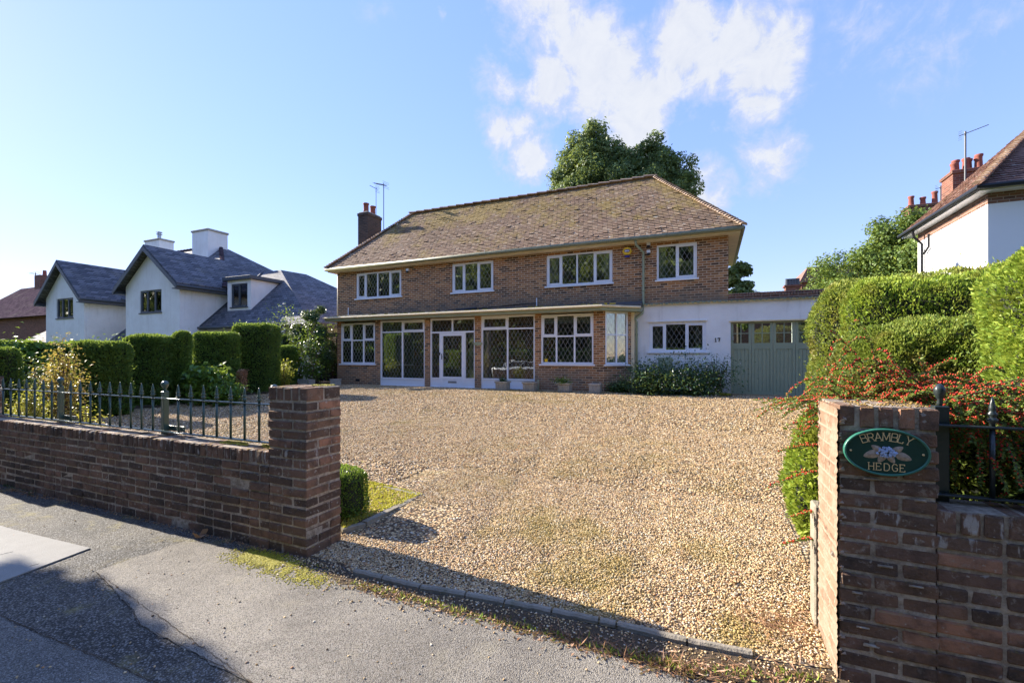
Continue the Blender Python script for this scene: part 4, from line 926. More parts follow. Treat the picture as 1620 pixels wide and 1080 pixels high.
def glyph(mb, ch, cx, cz, h, ang, y, th, wd):
    c, s = math.cos(ang), math.sin(ang); w0 = {'M': .85, 'A': .74}.get(ch, .66)
    def tr(p): x, z = (p[0] - w0 / 2) * h * .86, (p[1] - .5) * h; return (cx + x * c - z * s, cz + x * s + z * c)
    def seg(p, q, w):
        (x0, z0), (x1, z1) = tr(p), tr(q); dx, dz = x1 - x0, z1 - z0; l = math.hypot(dx, dz) + 1e-9; GK[0] = (GK[0] + 1) % 23; y2 = y - GK[0] * .00006; ex, ez = dx / l * w * .35, dz / l * w * .35; nx, nz = -dz / l * w / 2, dx / l * w / 2
        mb.slab([(x0 - ex + nx, y2, z0 - ez + nz), (x1 + ex + nx, y2, z1 + ez + nz), (x1 + ex - nx, y2, z1 + ez - nz), (x0 - ex - nx, y2, z0 - ez - nz)], (0, -th, 0))
    for k, st in enumerate(GL[ch]):
        for p, q in zip(st, st[1:]): seg(p, q, wd)
    for (x, z) in SER.get(ch, []): seg((x - .13, z), (x + .13, z), wd * .55)
q = XZ(1135, 537.5, 14.9); mb = MB(); glyph(mb, '1', q[0] - .045, q[1], .10, 0, 14.899, .012, .022); glyph(mb, '7', q[0] + .045, q[1], .10, 0, 14.899, .012, .022)
tag(mb.build('house_number', M['black']), 'small black number 17 on the white garage wall', 'house number')

# ------------------------------------------------------------------ white house on the left
wh = thing('white_house', 'white house with two front gables, slate roofs and a dormer beyond the left hedge', 'house', (-28, 16, .3))
def gable(x0, x1, y0, y1, ze, zr, win, ov=.38):
    xm = (x0 + x1) / 2; mb = MB()
    hole = win
    wall_holes(mb, x0, x1, .2, ze, y0, y0 + .25, [hole])
    mb.slab([(x0, y0, ze + .001), (x1, y0, ze + .001), (xm, y0, zr)], (0, .25, 0)); mb.box(x0, x0 + .25, y0 + .251, y1, .2, ze); mb.box(x1 - .25, x1, y0 + .251, y1, .2, ze)
    mb.build('wall', M['ren'], wh)
    window(wh, *hole, y0 + .04, [0, .33, .66, 1], [0, 1], ((0, 0), (2, 0)), mat='grey', glass='glass', sillm='grey')
    sl = (zr - ze) / (xm - x0); rb = MB(); fb = MB(); ex = ov * 1.1
    for sg in (-1, 1):
        xe = xm + sg * (xm - x0 + ex); zE = ze - ex * sl; th = .13
        rb.slab([(xm, y0 - ov, zr + .12), (xe, y0 - ov, zE + .12), (xe, y1, zE + .12), (xm, y1, zr + .12)], (0, 0, .09))
        fb.slab([(xm, y0 - ov - .03, zr + .115), (xe, y0 - ov - .03, zE + .115), (xe, y0 - ov - .03, zE - .12), (xm, y0 - ov - .03, zr - .12)], (0, .05, 0))
        fb.box(min(xe, xe - sg * .05), max(xe, xe - sg * .05), y0 - ov + .021, y1, zE - .1, zE + .118); fb.box(min(xe - sg * .051, xm + sg * (xm - x0)), max(xe - sg * .051, xm + sg * (xm - x0)), y0 - ov + .022, y1, zE - .1, zE - .06)
    r_ = rb.build('roof', M['slate'], wh); fb.build('fascia', M['grey'], r_)
gable(-28.6, -24.0, 14.0, 20.0, 5.25, 7.0, rect(221.5, 255.5, 460, 457.5, 495, 493.5, 14.0))
gable(-37.0, -32.7, 14.0, 20.0, 5.05, 6.95, rect(89.5, 115.8, 473, 470.5, 503.5, 502.5, 14.0))
mb = MB(); mb.box(-36.9, -24.2, 16.5, 24, .2, 5.2); mb.build('wall', M['ren'], wh)
mb = MB(); E = [(-38, 16.0, 5.2), (-23.6, 16.0, 5.2), (-23.6, 24.5, 5.2), (-38, 24.5, 5.2), (-35, 20.2, 9.0), (-30.2, 20.2, 9.0)]
mb.add(E, [(0, 1, 5, 4), (1, 2, 5), (2, 3, 4, 5), (3, 0, 4), (3, 2, 1, 0)]); r_ = mb.build('roof', M['slate'], wh)
mb = MB(); hip_tiles(mb, E[1], E[5], 24, .12); hip_tiles(mb, E[4], E[5], 14, .12); mb.build('ridge_tiles', M['purple'], r_)
def chim(px0, px1, pyt, Y, d, zb, mat='ren', cap='conc', ht=None):
    a = XZ(px0, pyt, Y); c = XZ(px1, pyt, Y); mb = MB(); mb.box(a[0], c[0], Y, Y + d, zb, a[1] - .1); o = mb.build('chimney', M[mat], wh)
    m2 = MB(); m2.box(a[0] - .06, c[0] + .06, Y - .06, Y + d + .06, a[1] - .1, a[1] + .03, ch=.02); m2.build('cap', M[cap], o); return o, a, c
chim(304, 329, 366, 19.0, 1.3, 6.5)
o_, a_, c_ = chim(229, 252, 381, 20.6, 1.0, 6.5)
mb = MB(); mb.lathe((a_[0] + c_[0]) / 2, 21.1, [(.13, 0), (.12, .45), (.2, .46), (.2, .5), (.13, .52), (.13, .6), (.2, .62), (.2, .66), (.05, .7)], 10, z0=a_[1] + .03); mb.build('flue_cowl', M['alu'], o_)
# catslide wing with dormer
P0 = (-24.0, 15.0, 3.06); P1 = (-16.4, 15.0, 3.06); P2 = (-16.4, 25.5, 3.06); P3 = (-24.0, 25.5, 3.06); Pa = (-22.6, 18.6, 6.5); Pb = (-22.6, 20.4, 6.55); Pc = (-24.0, 18.6, 6.48); Pd = (-24.0, 20.4, 6.5)
mb = MB(); mb.add([P0, P1, P2, P3, Pa, Pb, Pc, Pd], [(0, 1, 4, 6), (1, 2, 5, 4), (2, 3, 7, 5), (6, 4, 5, 7), (0, 6, 7, 3), (3, 2, 1, 0)]); r_ = mb.build('roof', M['slate'], wh)
mb = MB(); mb.box(-23.98, -16.7, 15.3, 24, .2, 3.05); mb.build('wall', M['ren'], wh)
mb = MB(); mb.box(-24.0, -16.38, 14.93, 15.0, 2.9, 3.08); mb.box(-16.4, -16.33, 14.93, 25.5, 2.901, 3.081); mb.build('fascia', M['grey'], r_)
mb = MB(); mb.slab([(-23.99, 14.95, 3.12), (-23.99, 18.6, 6.56), (-23.99, 18.6, 6.4), (-23.99, 14.95, 2.96)], (-.06, 0, 0)); mb.build('verge', M['grey'], r_)
dw = rect(366, 391.5, 449, 448, 486, 484.5, 15.9); dx0_, dx1_ = XZ(360, 470, 15.9)[0], XZ(397, 470, 15.9)[0]
mb = MB(); wall_holes(mb, dx0_, dx1_, 3.9, dw[3] + .18, 15.9, 16.0, [dw]); 
for x_ in (dx0_, dx1_ - .1): mb.box(x_, x_ + .1, 16.001, 18.6, 3.9, dw[3] + .17)
dm = mb.build('dormer', M['ren'], wh); mb = MB(); mb.box(dx0_ - .18, dx1_ + .18, 15.72, 18.9, dw[3] + .18, dw[3] + .36, ch=.01); mb.build('flat_roof', M['grey'], dm)
window(wh, *dw, 15.92, [0, .5, 1], [0, 1], ((0, 0),), mat='grey', glass='glass', sillm='grey', curtain=((.08, .4),))
mb = MB(); mb.tube([(-23.55, 13.6, 4.98), (-23.55, 16.0, 4.98)], .06, 8); mb.tube([(-32.25, 13.6, 4.78), (-32.25, 16.4, 4.78)], .06, 8); mb.tube([(-24.0, 14.88, 3.0), (-16.4, 14.88, 3.0)], .06, 8); mb.build('gutter', M['grey'], wh)
mb = MB(); mb.tube([(-32.3, 15.6, 5.0), (-31.5, 15.9, 4.8), (-31.3, 16.3, 4.5), (-31.3, 16.3, .4)], .06, 8); mb.build('downpipe', M['grey'], wh)
mb = MB(); mb.add([(-32.65, 14.6, 2.0), (-28.65, 14.6, 2.0), (-28.65, 16.4, 4.3), (-30.9, 16.4, 4.3), (-32.65, 16.4, 2.3)], [(0, 1, 2, 3), (0, 3, 4)]); mb.build('porch_roof', M['slate'], wh)
mb = MB(); q0 = XZ(27, 530, 14.5); q1 = XZ(70, 505, 14.8); mb.slab([(-41.8, 14.4, 2.3), (-37.05, 14.4, 2.3), (-37.05, 15.9, 4.2)], (0, 0, .1)); mb.build('side_roof', M['slate'], wh)
# brick house at the far left edge
fh = thing('far_brick_house', 'red brick house with purple tiled roof at the far left edge beyond the white house', 'house', (-48, 18, .3))
mb = MB(); a = XZ(-40, 530, 17)[0]; c = XZ(68, 530, 17)[0] + 2; ze = XZ(40, 500, 17)[1]; mb.box(a, c, 17, 24, .2, ze); mb.build('wall', M['redbrick'], fh)
zr_ = XZ(40, 456, 20.5)[1]; mb = MB(); mb.add([(a - 2, 16.6, ze - .1), (c + .5, 16.6, ze - .1), (c + .5, 20.5, zr_), (a - 2, 20.5, zr_), (a - 2, 24.4, ze - .1), (c + .5, 24.4, ze - .1)], [(0, 1, 2, 3), (3, 2, 5, 4), (0, 4, 5, 1)]); mb.build('roof', M['purple'], fh)
mb = MB(); q = XZ(66, 436, 20.5); mb.box(q[0] - .5, q[0] + .5, 20.2, 21.2, 4, q[1]); ch = mb.build('chimney', M['redbrick'], fh)
mb = MB(); mb.lathe(q[0], 20.7, [(.15, 0), (.12, .5)], 10, z0=q[1]); mb.build('chimney_pot', M['terra'], ch)
q = XZ(56, 431, 20.5); aerial(fh, q[0], 20.5, zr_ - .3, q[1], 1.0, 6, .4, (-.9, -.1, .05), .03)

# ------------------------------------------------------------------ right neighbour
rh = thing('right_white_house', 'bright white house with brown tiled hip roof rising behind the right hedge', 'house', (10, 17, .3))
nx0, ny0, ny1, nze = 6.35, 15.2, 19.4, 5.68
mb = MB(); mb.box(nx0, 15, ny0, ny1, .2, nze - .35); mb.build('wall', M['ren2'], rh)
mb = MB(); mb.box(nx0 - .003, 15, ny0 - .003, ny1, nze - .35, nze - .08); mb.build('brick_band', M['rightbrick'], rh)
ex0, ey0, ey1 = 6.03, 14.85, 19.9; ry_ = (ey0 + ey1) / 2 ; rzz = nze + 2.75
mb = MB(); mb.box(ex0 + .05, 15.6, ey0 + .05, ny0 - .004, nze - .08, nze + .02); mb.box(ex0 + .05, nx0 - .004, ny0, ey1, nze - .079, nze + .021); mb.build('soffit', M['white'], rh)
mb = MB(); mb.add([(ex0, ey0, nze + .03), (15.6, ey0, nze + .03), (15.6, ey1, nze + .03), (ex0, ey1, nze + .03), (ex0 + 2.65, ry_, rzz), (13, ry_, rzz)], [(0, 1, 5, 4), (1, 2, 5), (2, 3, 4, 5), (3, 0, 4), (3, 2, 1, 0)]); r_ = mb.build('roof', M['tile2'], rh)
hs_ = math.hypot(2.65, rzz - nze); 
tiles('roof_tiles', M['tile2'], r_, (ex0, ey0, nze + .03), (1, 0, 0), (0, 2.65, rzz - nze - .03), 10, hs_, lambda s: s / hs_ * 2.65, lambda s: 7.5, seed=12)
tiles('roof_tiles', M['tile2'], r_, (ex0, ey1, nze + .03), (0, -1, 0), (2.65, 0, rzz - nze - .03), 5.3, hs_, lambda s: s / hs_ * 2.65, lambda s: 5.3 - s / hs_ * 2.65, seed=13)
mb = MB(); hip_tiles(mb, (ex0, ey0, nze + .08), (ex0 + 2.65, ry_, rzz + .05), 34, .11, seed=14); mb.build('hip_tiles', M['hip'], r_)
mb = MB(); mb.tube([(ex0 - .03, ey1, nze), (ex0 - .03, ey0 - .03, nze), (15, ey0 - .03, nze)], .06, 8); mb.build('gutter', M['black'], rh)
mb = MB(); mb.tube([(ex0 + .02, 18.9, nze - .05), (ex0 + .05, 18.9, nze - .25), (nx0 - .06, 18.9, nze - .5), (nx0 - .06, 18.9, .4)], .04, 8); mb.tube([(nx0 - .06, 18.4, nze - .3), (nx0 - .06, 18.4, nze - .7), (nx0 - .06, 18.75, nze - .85)], .035, 8); mb.build('downpipe', M['black'], rh)
def chim2(pxc, pyt, pyb, Y, w, d, pots, pr):
    q = XZ(pxc, pyt, Y); zb = XZ(pxc, pyb, Y)[1]; root = MB(); root.box(q[0] - w / 2, q[0] + w / 2, Y, Y + d, zb - 2.5, q[1] - .12); root.box(q[0] - w / 2 - .05, q[0] + w / 2 + .05, Y - .05, Y + d + .05, q[1] - .12, q[1], ch=.015)
    o = root.build('chimney', M['redbrick'], rh)
    for i, (dx, dy, h) in enumerate(pots):
        mb = MB(); mb.lathe(q[0] + dx, Y + d / 2 + dy, [(pr * 1.15, 0), (pr, .08), (pr * .85, h - .1), (pr * 1.1, h - .06), (pr * 1.1, h), (pr * .7, h)], 12, z0=q[1]); mb.build('chimney_pot', M['terra'], o, True)
    return q
q = chim2(1537, 266, 290, 20.6, .98, .85, [(-.38, -.22, .3), (-.22, .1, .5), (-.02, -.1, .46), (.14, .15, .5), (.3, -.15, .52), (.4, .15, .52)], .105)
aerial(rh, XZ(1526, 215, 20.5)[0], 20.45, 7.5, XZ(1526, 209, 20.5)[1], 1.0, 8, .1, (.8, .4, .35), .03)
chim2(1466, 322, 345, 26.0, 1.25, .8, [(-.42, 0, .5), (.0, 0, .4), (.42, 0, .6)], .11)
aerial(rh, XZ(1488, 300, 26)[0], 26, 7.5, XZ(1488, 294, 26)[1], 1.0, 5, .1, (.8, .4, .25), .03)
# distant houses seen above the garage
dh = thing('distant_gabled_house', 'small red brick gable end far away above the garage roof, left of the pale tree', 'house', (10, 45, 0))
a = XZ(1268, 460, 45); c = XZ(1300, 460, 45); zt_ = XZ(1272, 424, 45)[1]; zl = XZ(1272, 447, 45)[1]
mb = MB(); mb.box(a[0], c[0] + 4, 45, 52, 0, zl); mb.build('wall', M['redbrick'], dh)
mb = MB(); mb.add([(a[0] - .2, 44.7, zl), (a[0] + .4, 44.7, zt_), (c[0] + 3, 44.7, zt_), (c[0] + 4, 44.7, zl), (a[0] - .2, 52, zl), (a[0] + .4, 52, zt_), (c[0] + 3, 52, zt_), (c[0] + 4, 52, zl)], [(0, 1, 2, 3), (4, 7, 6, 5), (0, 4, 5, 1), (1, 5, 6, 2), (2, 6, 7, 3), (0, 3, 7, 4)]); mb.build('roof', M['tile2'], dh)
a = XZ(1243, 458, 40); c = XZ(1267, 458, 40); zq = XZ(1255, 453, 40)[1]
dc = thing('distant_chimney_house', 'brick chimney stack with a row of dark pots just above the garage coping', 'house', ((a[0] + c[0]) / 2, 40, 0))
mb = MB(); mb.box(a[0], c[0], 40, 40.8, 2.5, zq); mb.box(a[0] - .1, c[0] + .1, 39.9, 40.9, zq, zq + .12); ck = mb.build('chimney', M['redbrick'], dc)
mb = MB(); mb.box(a[0] - 4, c[0] + 4, 38, 43, 0, 4.5); mb.build('wall', M['redbrick'], dc)
for i in range(5): mb = MB(); mb.lathe(a[0] + .12 + i * (c[0] - a[0] - .24) / 4, 40.4, [(.13, 0), (.10, .5), (.13, .52)], 8, z0=zq + .12); mb.build('chimney_pot', M['grey'], ck)

# ================================================================== FRONT WALL, GATEPOSTS, RAILINGS
def brick_block(name, label, cat, x0, x1, y0, y1, z1, long_axis, top_edge=True, seed=1, jit=.0032, parent=None, tone=0.0, group=None):
    r = random.Random(seed); root = parent or thing(name, label, cat, ((x0 + x1) / 2, (y0 + y1) / 2, 0), group); mb = MB(); th = .112
    nc = int(round((z1 - th) / .075)); ch_ = (z1 - th) / nc
    def bk(a, c, d, e, f, g, top=False):
        j = lambda: r.gauss(0, jit); m = .0078
        rot = (Matrix.Rotation(r.gauss(0, .018), 3, 'Y') @ Matrix.Rotation(r.gauss(0, .006), 3, 'Z'), Vector(((a + c) / 2, (d + e) / 2, (f + g) / 2)))
        mb.box(a + (m if a > x0 + .01 else j()), c - (m if c < x1 - .01 else j()), d + j(), e + j(), f + m, g - m + (j() if top else 0), c=min(1, max(0, r.random() + tone)), ch=.006, rot=rot)
        mb.v[-24:] = [(px_ + r.gauss(0, .0015), py_ + r.gauss(0, .0015), pz_ + r.gauss(0, .0015)) for px_, py_, pz_ in mb.v[-24:]]
    for k in range(nc):
        za, zb = -.02 + k * ch_ if k == 0 else k * ch_, (k + 1) * ch_
        if long_axis:
            x = x0 - (0 if k % 2 else .1125)
            while x < x1 - .02:
                ln = .225 if r.random() < .8 else .1125
                a, c = max(x, x0), min(x + ln, x1)
                if c - a > .03: bk(a, c, y0, y1, za, zb)
                x += ln
        else:
            w, d = x1 - x0, y1 - y0
            cx_ = x0 + w * (.64 if k % 2 else .36); cy_ = y0 + d * (.34 if k % 2 else .66); my = y0 + d * .5
            for a, c in ((x0, cx_), (cx_, x1)):
                for d0, d1 in ((y0, cy_), (cy_, y1)): 
                    mm = .0055; bk(a, c, d0 + (mm if d0 > y0 else 0), d1 - (mm if d1 < y1 else 0), za, zb)
    zt0 = nc * ch_
    n = max(2, int(round((x1 - x0) / .076))); w = (x1 - x0) / n
    for i in range(n):
        if long_axis: bk(x0 + i * w, x0 + (i + 1) * w, y0 - .004, y1 + .004, zt0, z1 + r.gauss(0, .003), True)
        else:
            hd = (y1 - y0) / 2
            # outer rows of brick on edge show on every face
            bk(x0 + i * w, x0 + (i + 1) * w, y0, y0 + hd - .006, zt0, z1, True)
            bk(x0 + i * w, x0 + (i + 1) * w, y0 + hd + .006, y1, zt0, z1, True)
    mb.build('bricks', M['bk'], root)
    mc = MB(); i_ = .0072
    nx = max(2, int((x1 - x0) / .12)); nz = max(2, int(z1 / .04))
    mc.box(x0 + i_, x1 - i_, y0 + i_, y1 - i_, -.05, z1 - .008); mc.build('mortar', M['mortar'], root); return root
lwall = brick_block('front_wall', 'long low weathered dark brick garden wall at left with brick on edge coping, under the green railing', 'wall', -12.4, -3.172, 2.506, 2.72, .765, True, seed=5, tone=-.15)
lp = brick_block('gatepost', 'dark brick gatepost at the right end of the low left wall', 'gatepost', -3.17, -2.77, 2.50, 2.85, 1.275, False, seed=3, group='brick gateposts')
brick_block('gatepost', 'brick gatepost at the far left edge of the photo, behind the end of the railing', 'gatepost', -9.05, -8.63, 2.50, 2.85, 1.25, False, seed=9, group='brick gateposts')
rp = brick_block('gatepost', 'large brick gatepost at right that carries the oval green sign', 'gatepost', .545, .905, 2.55, 2.96, 1.283, False, seed=21, group='brick gateposts')
brick_block('front_wall', 'low brick wall running right from the gatepost with the oval sign, under dark iron bars', 'wall', .9, 3.2, 2.56, 2.79, .845, True, seed=23)
# rough sunlit mortar smeared down the inner side of the right gatepost
def rough_sheet(name, parent, mat, y0, y1, z0, z1, X, nx=36, nz=120, side=-1, amp=.006, edge=True):
    ys = np.linspace(y0, y1, nx); zs = np.linspace(z0, z1, nz); V = []
    for j, z in enumerate(zs):
        for i, y in enumerate(ys):
            p = np.array([[X * 7, y, z]]); h = wob(p, 26, 3)[0] * .5 + wob(p, 70, 8)[0] * .4 + RNG.normal() * .35
            jo = math.cos((z % .0765) / .0765 * 2 * math.pi) ** 8 * .004
            V.append((X + side * (.002 + amp * max(-.6, h) * .6 + jo), y, z))
    Fc = [(j * nx + i, j * nx + i + 1, (j + 1) * nx + i + 1, (j + 1) * nx + i) for j in range(nz - 1) for i in range(nx - 1)]
    return mesh_np(name, V, Fc, mat, parent, smooth=True)
m, b = newmat('rendered_brick_side'); co = coords(b); sp = b.n('ShaderNodeSeparateXYZ', {0: co})
n1 = b.noise(co, 22, 6, .7); n2 = b.noise(co, 7, 5, .65)
vec = b.n('ShaderNodeCombineXYZ', {0: sp.outputs[1], 1: sp.outputs[2]}).outputs[0]
br = b.n('ShaderNodeTexBrick', {'Vector': vec, 'Color1': (.25, .155, .10, 1), 'Color2': (.34, .22, .145, 1), 'Mortar': (.40, .32, .24, 1), 'Scale': 1.0, 'Mortar Size': .008, 'Mortar Smooth': .8, 'Brick Width': .225, 'Row Height': .0765}, offset=.5)
c = b.mix(b.rng(n2, .42, .62), br.outputs[0], (.36, .275, .20)); c = b.mix(b.m('MULTIPLY', n1, .5), c, (.13, .10, .075))
out(b, pbsdf(b, c, .95, n1, .01, spec=.1))
rough_sheet('side_mortar', rp, m, 2.549, 2.955, .0, 1.265, .542)
mb = MB(); r = random.Random(4)
for k in range(16):
    z = .06 + k * .0765
    for q in range(3):
        y = 2.548; x = .548 + abs(r.gauss(0, .008)); s = r.uniform(.004, .011); zz = z + r.gauss(0, .008)
        mb.add([(x - s, y + .004, zz - s), (x + s * 1.4, y + .001, zz - s * .3), (x + s, y + .004, zz + s), (x - s * .8, y - s * 1.1, zz + s * .3)], [(0, 1, 3), (1, 2, 3), (2, 0, 3)])
tag(mb.build('mortar_blobs', M['smear'], rp), kind='stuff')
mb = MB(); r = random.Random(14)
for k in range(9):
    z = .11 + r.randrange(14) * .0765 + r.gauss(0, .004); x = r.uniform(.56, .86); ln = r.uniform(.02, .08); y = 2.547
    mb.add([(x, y + .004, z - .006), (x + ln, y + .004, z - .005), (x + ln, y + .004, z + .006), (x, y + .004, z + .006), (x + ln * .3, y - .006, z + .002), (x + ln * .7, y - .005, z + .001)], [(0, 1, 5, 4), (4, 5, 2, 3), (0, 4, 3), (1, 2, 5)])
tag(mb.build('mortar_ridges', M['mortar'], rp), kind='stuff')
def moss_patch(name, parent, x0, x1, y0, y1, z, n, s=.012, mat='moss', label=None):
    P = np.stack([RNG.uniform(x0, x1, n), RNG.uniform(y0, y1, n), np.full(n, z)], 1); k = wob(P * [1, 1, 0], 14, 5) > -.1; P = P[k]
    V, Fc, nf = blobs(P, RNG.uniform(.35, 1, len(P)) * s, False, .5); return tag(mesh_np(name, V, Fc, M[mat], parent, rnd=np.repeat(RNG.uniform(0, 1, len(P)), nf)), kind='stuff')
moss_patch('moss', rp, .60, .90, 2.56, 2.94, 1.281, 420, .010, 'topmoss'); moss_patch('moss', lwall, -3.9, -3.19, 2.58, 2.70, .765, 800, .012)
moss_patch('moss', lp, -2.98, -2.80, 2.72, 2.84, 1.275, 160, .012)
# concrete stub behind right gatepost
mb = MB(); mb.box(.525, .60, 2.975, 3.10, -.05, .68, ch=.008); tag(mb.build('concrete_stub', M['edge']), 'slim grey concrete post stub just behind the right gatepost', 'post')

def rail_set(label, group, xs_posts, bars, yr, z_top, z_bot, z_spk, mat, x_a, x_b, stay=True, postw=.048, fs=1.0):
    root = thing('railing', label, 'railing', ((x_a + x_b) / 2, yr, z_bot), group)
    mb = MB(); mb.box(x_a, x_b, yr - .019, yr + .019, z_top - .005, z_top + .005, ch=.002); mb.build('rail', M[mat], root)
    mb = MB(); mb.box(x_a, x_b, yr - .019, yr + .019, z_bot - .005, z_bot + .005, ch=.002); mb.build('rail', M[mat], root)
    for px in xs_posts:
        y = yr + .045; x = px; mb = MB(); mb.box(x - postw / 2, x + postw / 2, y - .024, y + .024, z_bot - .25, z_spk - .035, ch=.003); p = mb.build('post', M[mat], root)
        mb = MB(); mb.lathe(x, y, [(r_ * fs, z_) for r_, z_ in [(.014, -.035), (.018, -.02), (.012, -.008), (.022, .004), (.031, .02), (.034, .034), (.031, .048), (.018, .062), (.004, .068)]], 14, z0=z_spk); mb.build('finial', M[mat], p, True)
        if stay:
            mb = MB(); mb.box(x - .02, x + .25, y + .03, y + .04, z_bot - .005, z_bot + .045, ch=.002); mb.build('stay', M[mat], p)
    prof = [(.010, -.01), (.010, .008), (.019, .016), (.021, .024), (.013, .031), (.013, .036), (.018, .043), (.019, .05), (.011, .058), (.013, .066), (.012, .08), (.006, .108), (.0015, .125)]
    for x in bars:
        mb = MB(); mb.tube([(x, yr, z_bot + .005), (x, yr, z_top - .005)], .0105, 8); bo = mb.build('bar', M[mat], root, True)
        mb = MB(); mb.lathe(x, yr, prof, 10, z0=z_top + .012); mb.build('spearhead', M[mat], bo, True)
    return root
YR = 2.655
bx = [ratio(p) * YR for p in (5, 17, 30, 42, 55, 69, 82, 112, 127, 143, 158, 174, 190, 207, 224, 242, 282, 302, 322, 343, 365, 387, 410)]
rail_set('green painted iron railing with spear finials on the low left wall', None, [ratio(96) * (YR + .045), ratio(261) * (YR + .045), ratio(434) * (YR + .045)], bx, YR, 1.108, .792, 1.205, 'iron', -8.62, -3.17)
rail_set('dark iron railing tangled in the red berried shrub at the right edge', None, [.975, 2.4], [ratio(1570) * 2.69, 1.44, 1.62, 1.80, 1.98], 2.69, 1.19, .875, 1.31, 'bar_dark', .91, 3.2, False, .055, .68)

# ------------------------------------------------------------------ oval house sign
YS_ = 2.545; cxs, czs = XZ(1399.5, 714, YS_); rx = (XZ(1468, 714, YS_)[0] - XZ(1331, 714, YS_)[0]) / 2; rz = (XZ(1400, 677, YS_)[1] - XZ(1400, 751, YS_)[1]) / 2
sign = thing('house_sign', 'oval green house sign with gold BRAMBLY HEDGE lettering on the right gatepost', 'sign', (cxs, YS_, czs))
ell = lambda a, c, y, n=56: [(cxs + a * math.cos(2 * math.pi * i / n), y, czs + c * math.sin(2 * math.pi * i / n)) for i in range(n)]
mb = MB(); mb.slab(ell(rx - .004, rz - .004, YS_ - .018), (0, .018, 0)); mb.build('plate', M['signg'], sign)
mb = MB(); n = 56; rings = [ell(rx, rz, YS_ - .004), ell(rx, rz, YS_ - .022), ell(rx - .003, rz - .003, YS_ - .025), ell(rx - .008, rz - .008, YS_ - .024), ell(rx - .010, rz - .010, YS_ - .018)]
vs = sum(rings, []); mb.add(vs, [(k * n + i, k * n + (i + 1) % n, (k + 1) * n + (i + 1) % n, (k + 1) * n + i) for k in range(4) for i in range(n)]); mb.build('rim', M['rim'], sign, True)
mb = MB(); R = rx * 1.18; lh = rz * .30
word = 'BRAMBLY'; wd_ = [.95, .95, 1.0, 1.15, .95, .88, .95]; tot = sum(wd_); acc = 0
for ch_, w in zip(word, wd_):
    t = (acc + w / 2) / tot - .5; acc += w; an = -t * 1.05
    glyph(mb, ch_, cxs - .001 + t * rx * 1.2, czs + rz * (.66 - .66 * t * t), rz * .34, -t * .85, YS_ - .0182, .002, .0028)
word = 'HEDGE'; 
for i, ch_ in enumerate(word):
    t = i / 4 - .5; glyph(mb, ch_, cxs + .002 + t * rx * .72, czs - rz * .62, rz * .30, 0, YS_ - .0182, .002, .0028)
mb.build('lettering', M['gold'], sign)
mb = MB()
for (dx, dz, an, L_, W_) in ((-.034, -.004, 3.5, .036, .020), (-.022, .014, 2.6, .026, .014), (.027, .014, .6, .026, .015), (.040, -.006, -.35, .034, .019), (-.010, -.012, 4.2, .028, .016), (.012, -.014, 5.3, .024, .014)):
    k = rx / .074 * .74; dz -= .004; c_, s_ = math.cos(an), math.sin(an); pts = []
    for i in range(12):
        t = 2 * math.pi * i / 12; lx = L_ * .5 * math.cos(t) * k * 1.1; lz = W_ * .5 * math.sin(t) * (1 - .35 * math.cos(t)) * k * 1.15; pts.append((cxs + dx * k + lx * c_ - lz * s_, czs + dz * k + lx * s_ + lz * c_))
    o = len(pts); ce = (sum(p[0] for p in pts) / o, sum(p[1] for p in pts) / o)
    mb.add([(x, YS_ - .0182, z) for x, z in pts] + [(ce[0], YS_ - .0235, ce[1])], [(i, (i + 1) % o, o) for i in range(o)])
mb.build('painted_leaves', M['leafp'], sign)
n = 90; an = RNG.uniform(0, 6.28, n); rr = np.sqrt(RNG.uniform(0, 1, n)); k = rx / .074 * .85
P = np.stack([cxs + .001 + np.cos(an) * rr * .017 * k * (1 + .3 * (np.sin(an) < 0)), np.full(n, YS_ - .021) - .004 * (1 - rr), czs + .001 * k + np.sin(an) * rr * .0125 * k], 1)
V, Fc, nf = blobs(P, np.full(n, .0034 * k), True, .8, .1); mesh_np('painted_flower', V, Fc, M['blos'], sign, smooth=True)
for sx in (-1, 1): mb = MB(); mb.lathe(0, 0, [(.0045, 0), (.0045, .003), (.001, .005)], 10); mb.build('screw', M['gold'], sign, xf=Matrix.Translation((cxs + sx * rx * .83, YS_ - .018, czs + .0)) @ Matrix.Rotation(math.radians(90), 4, 'X'))

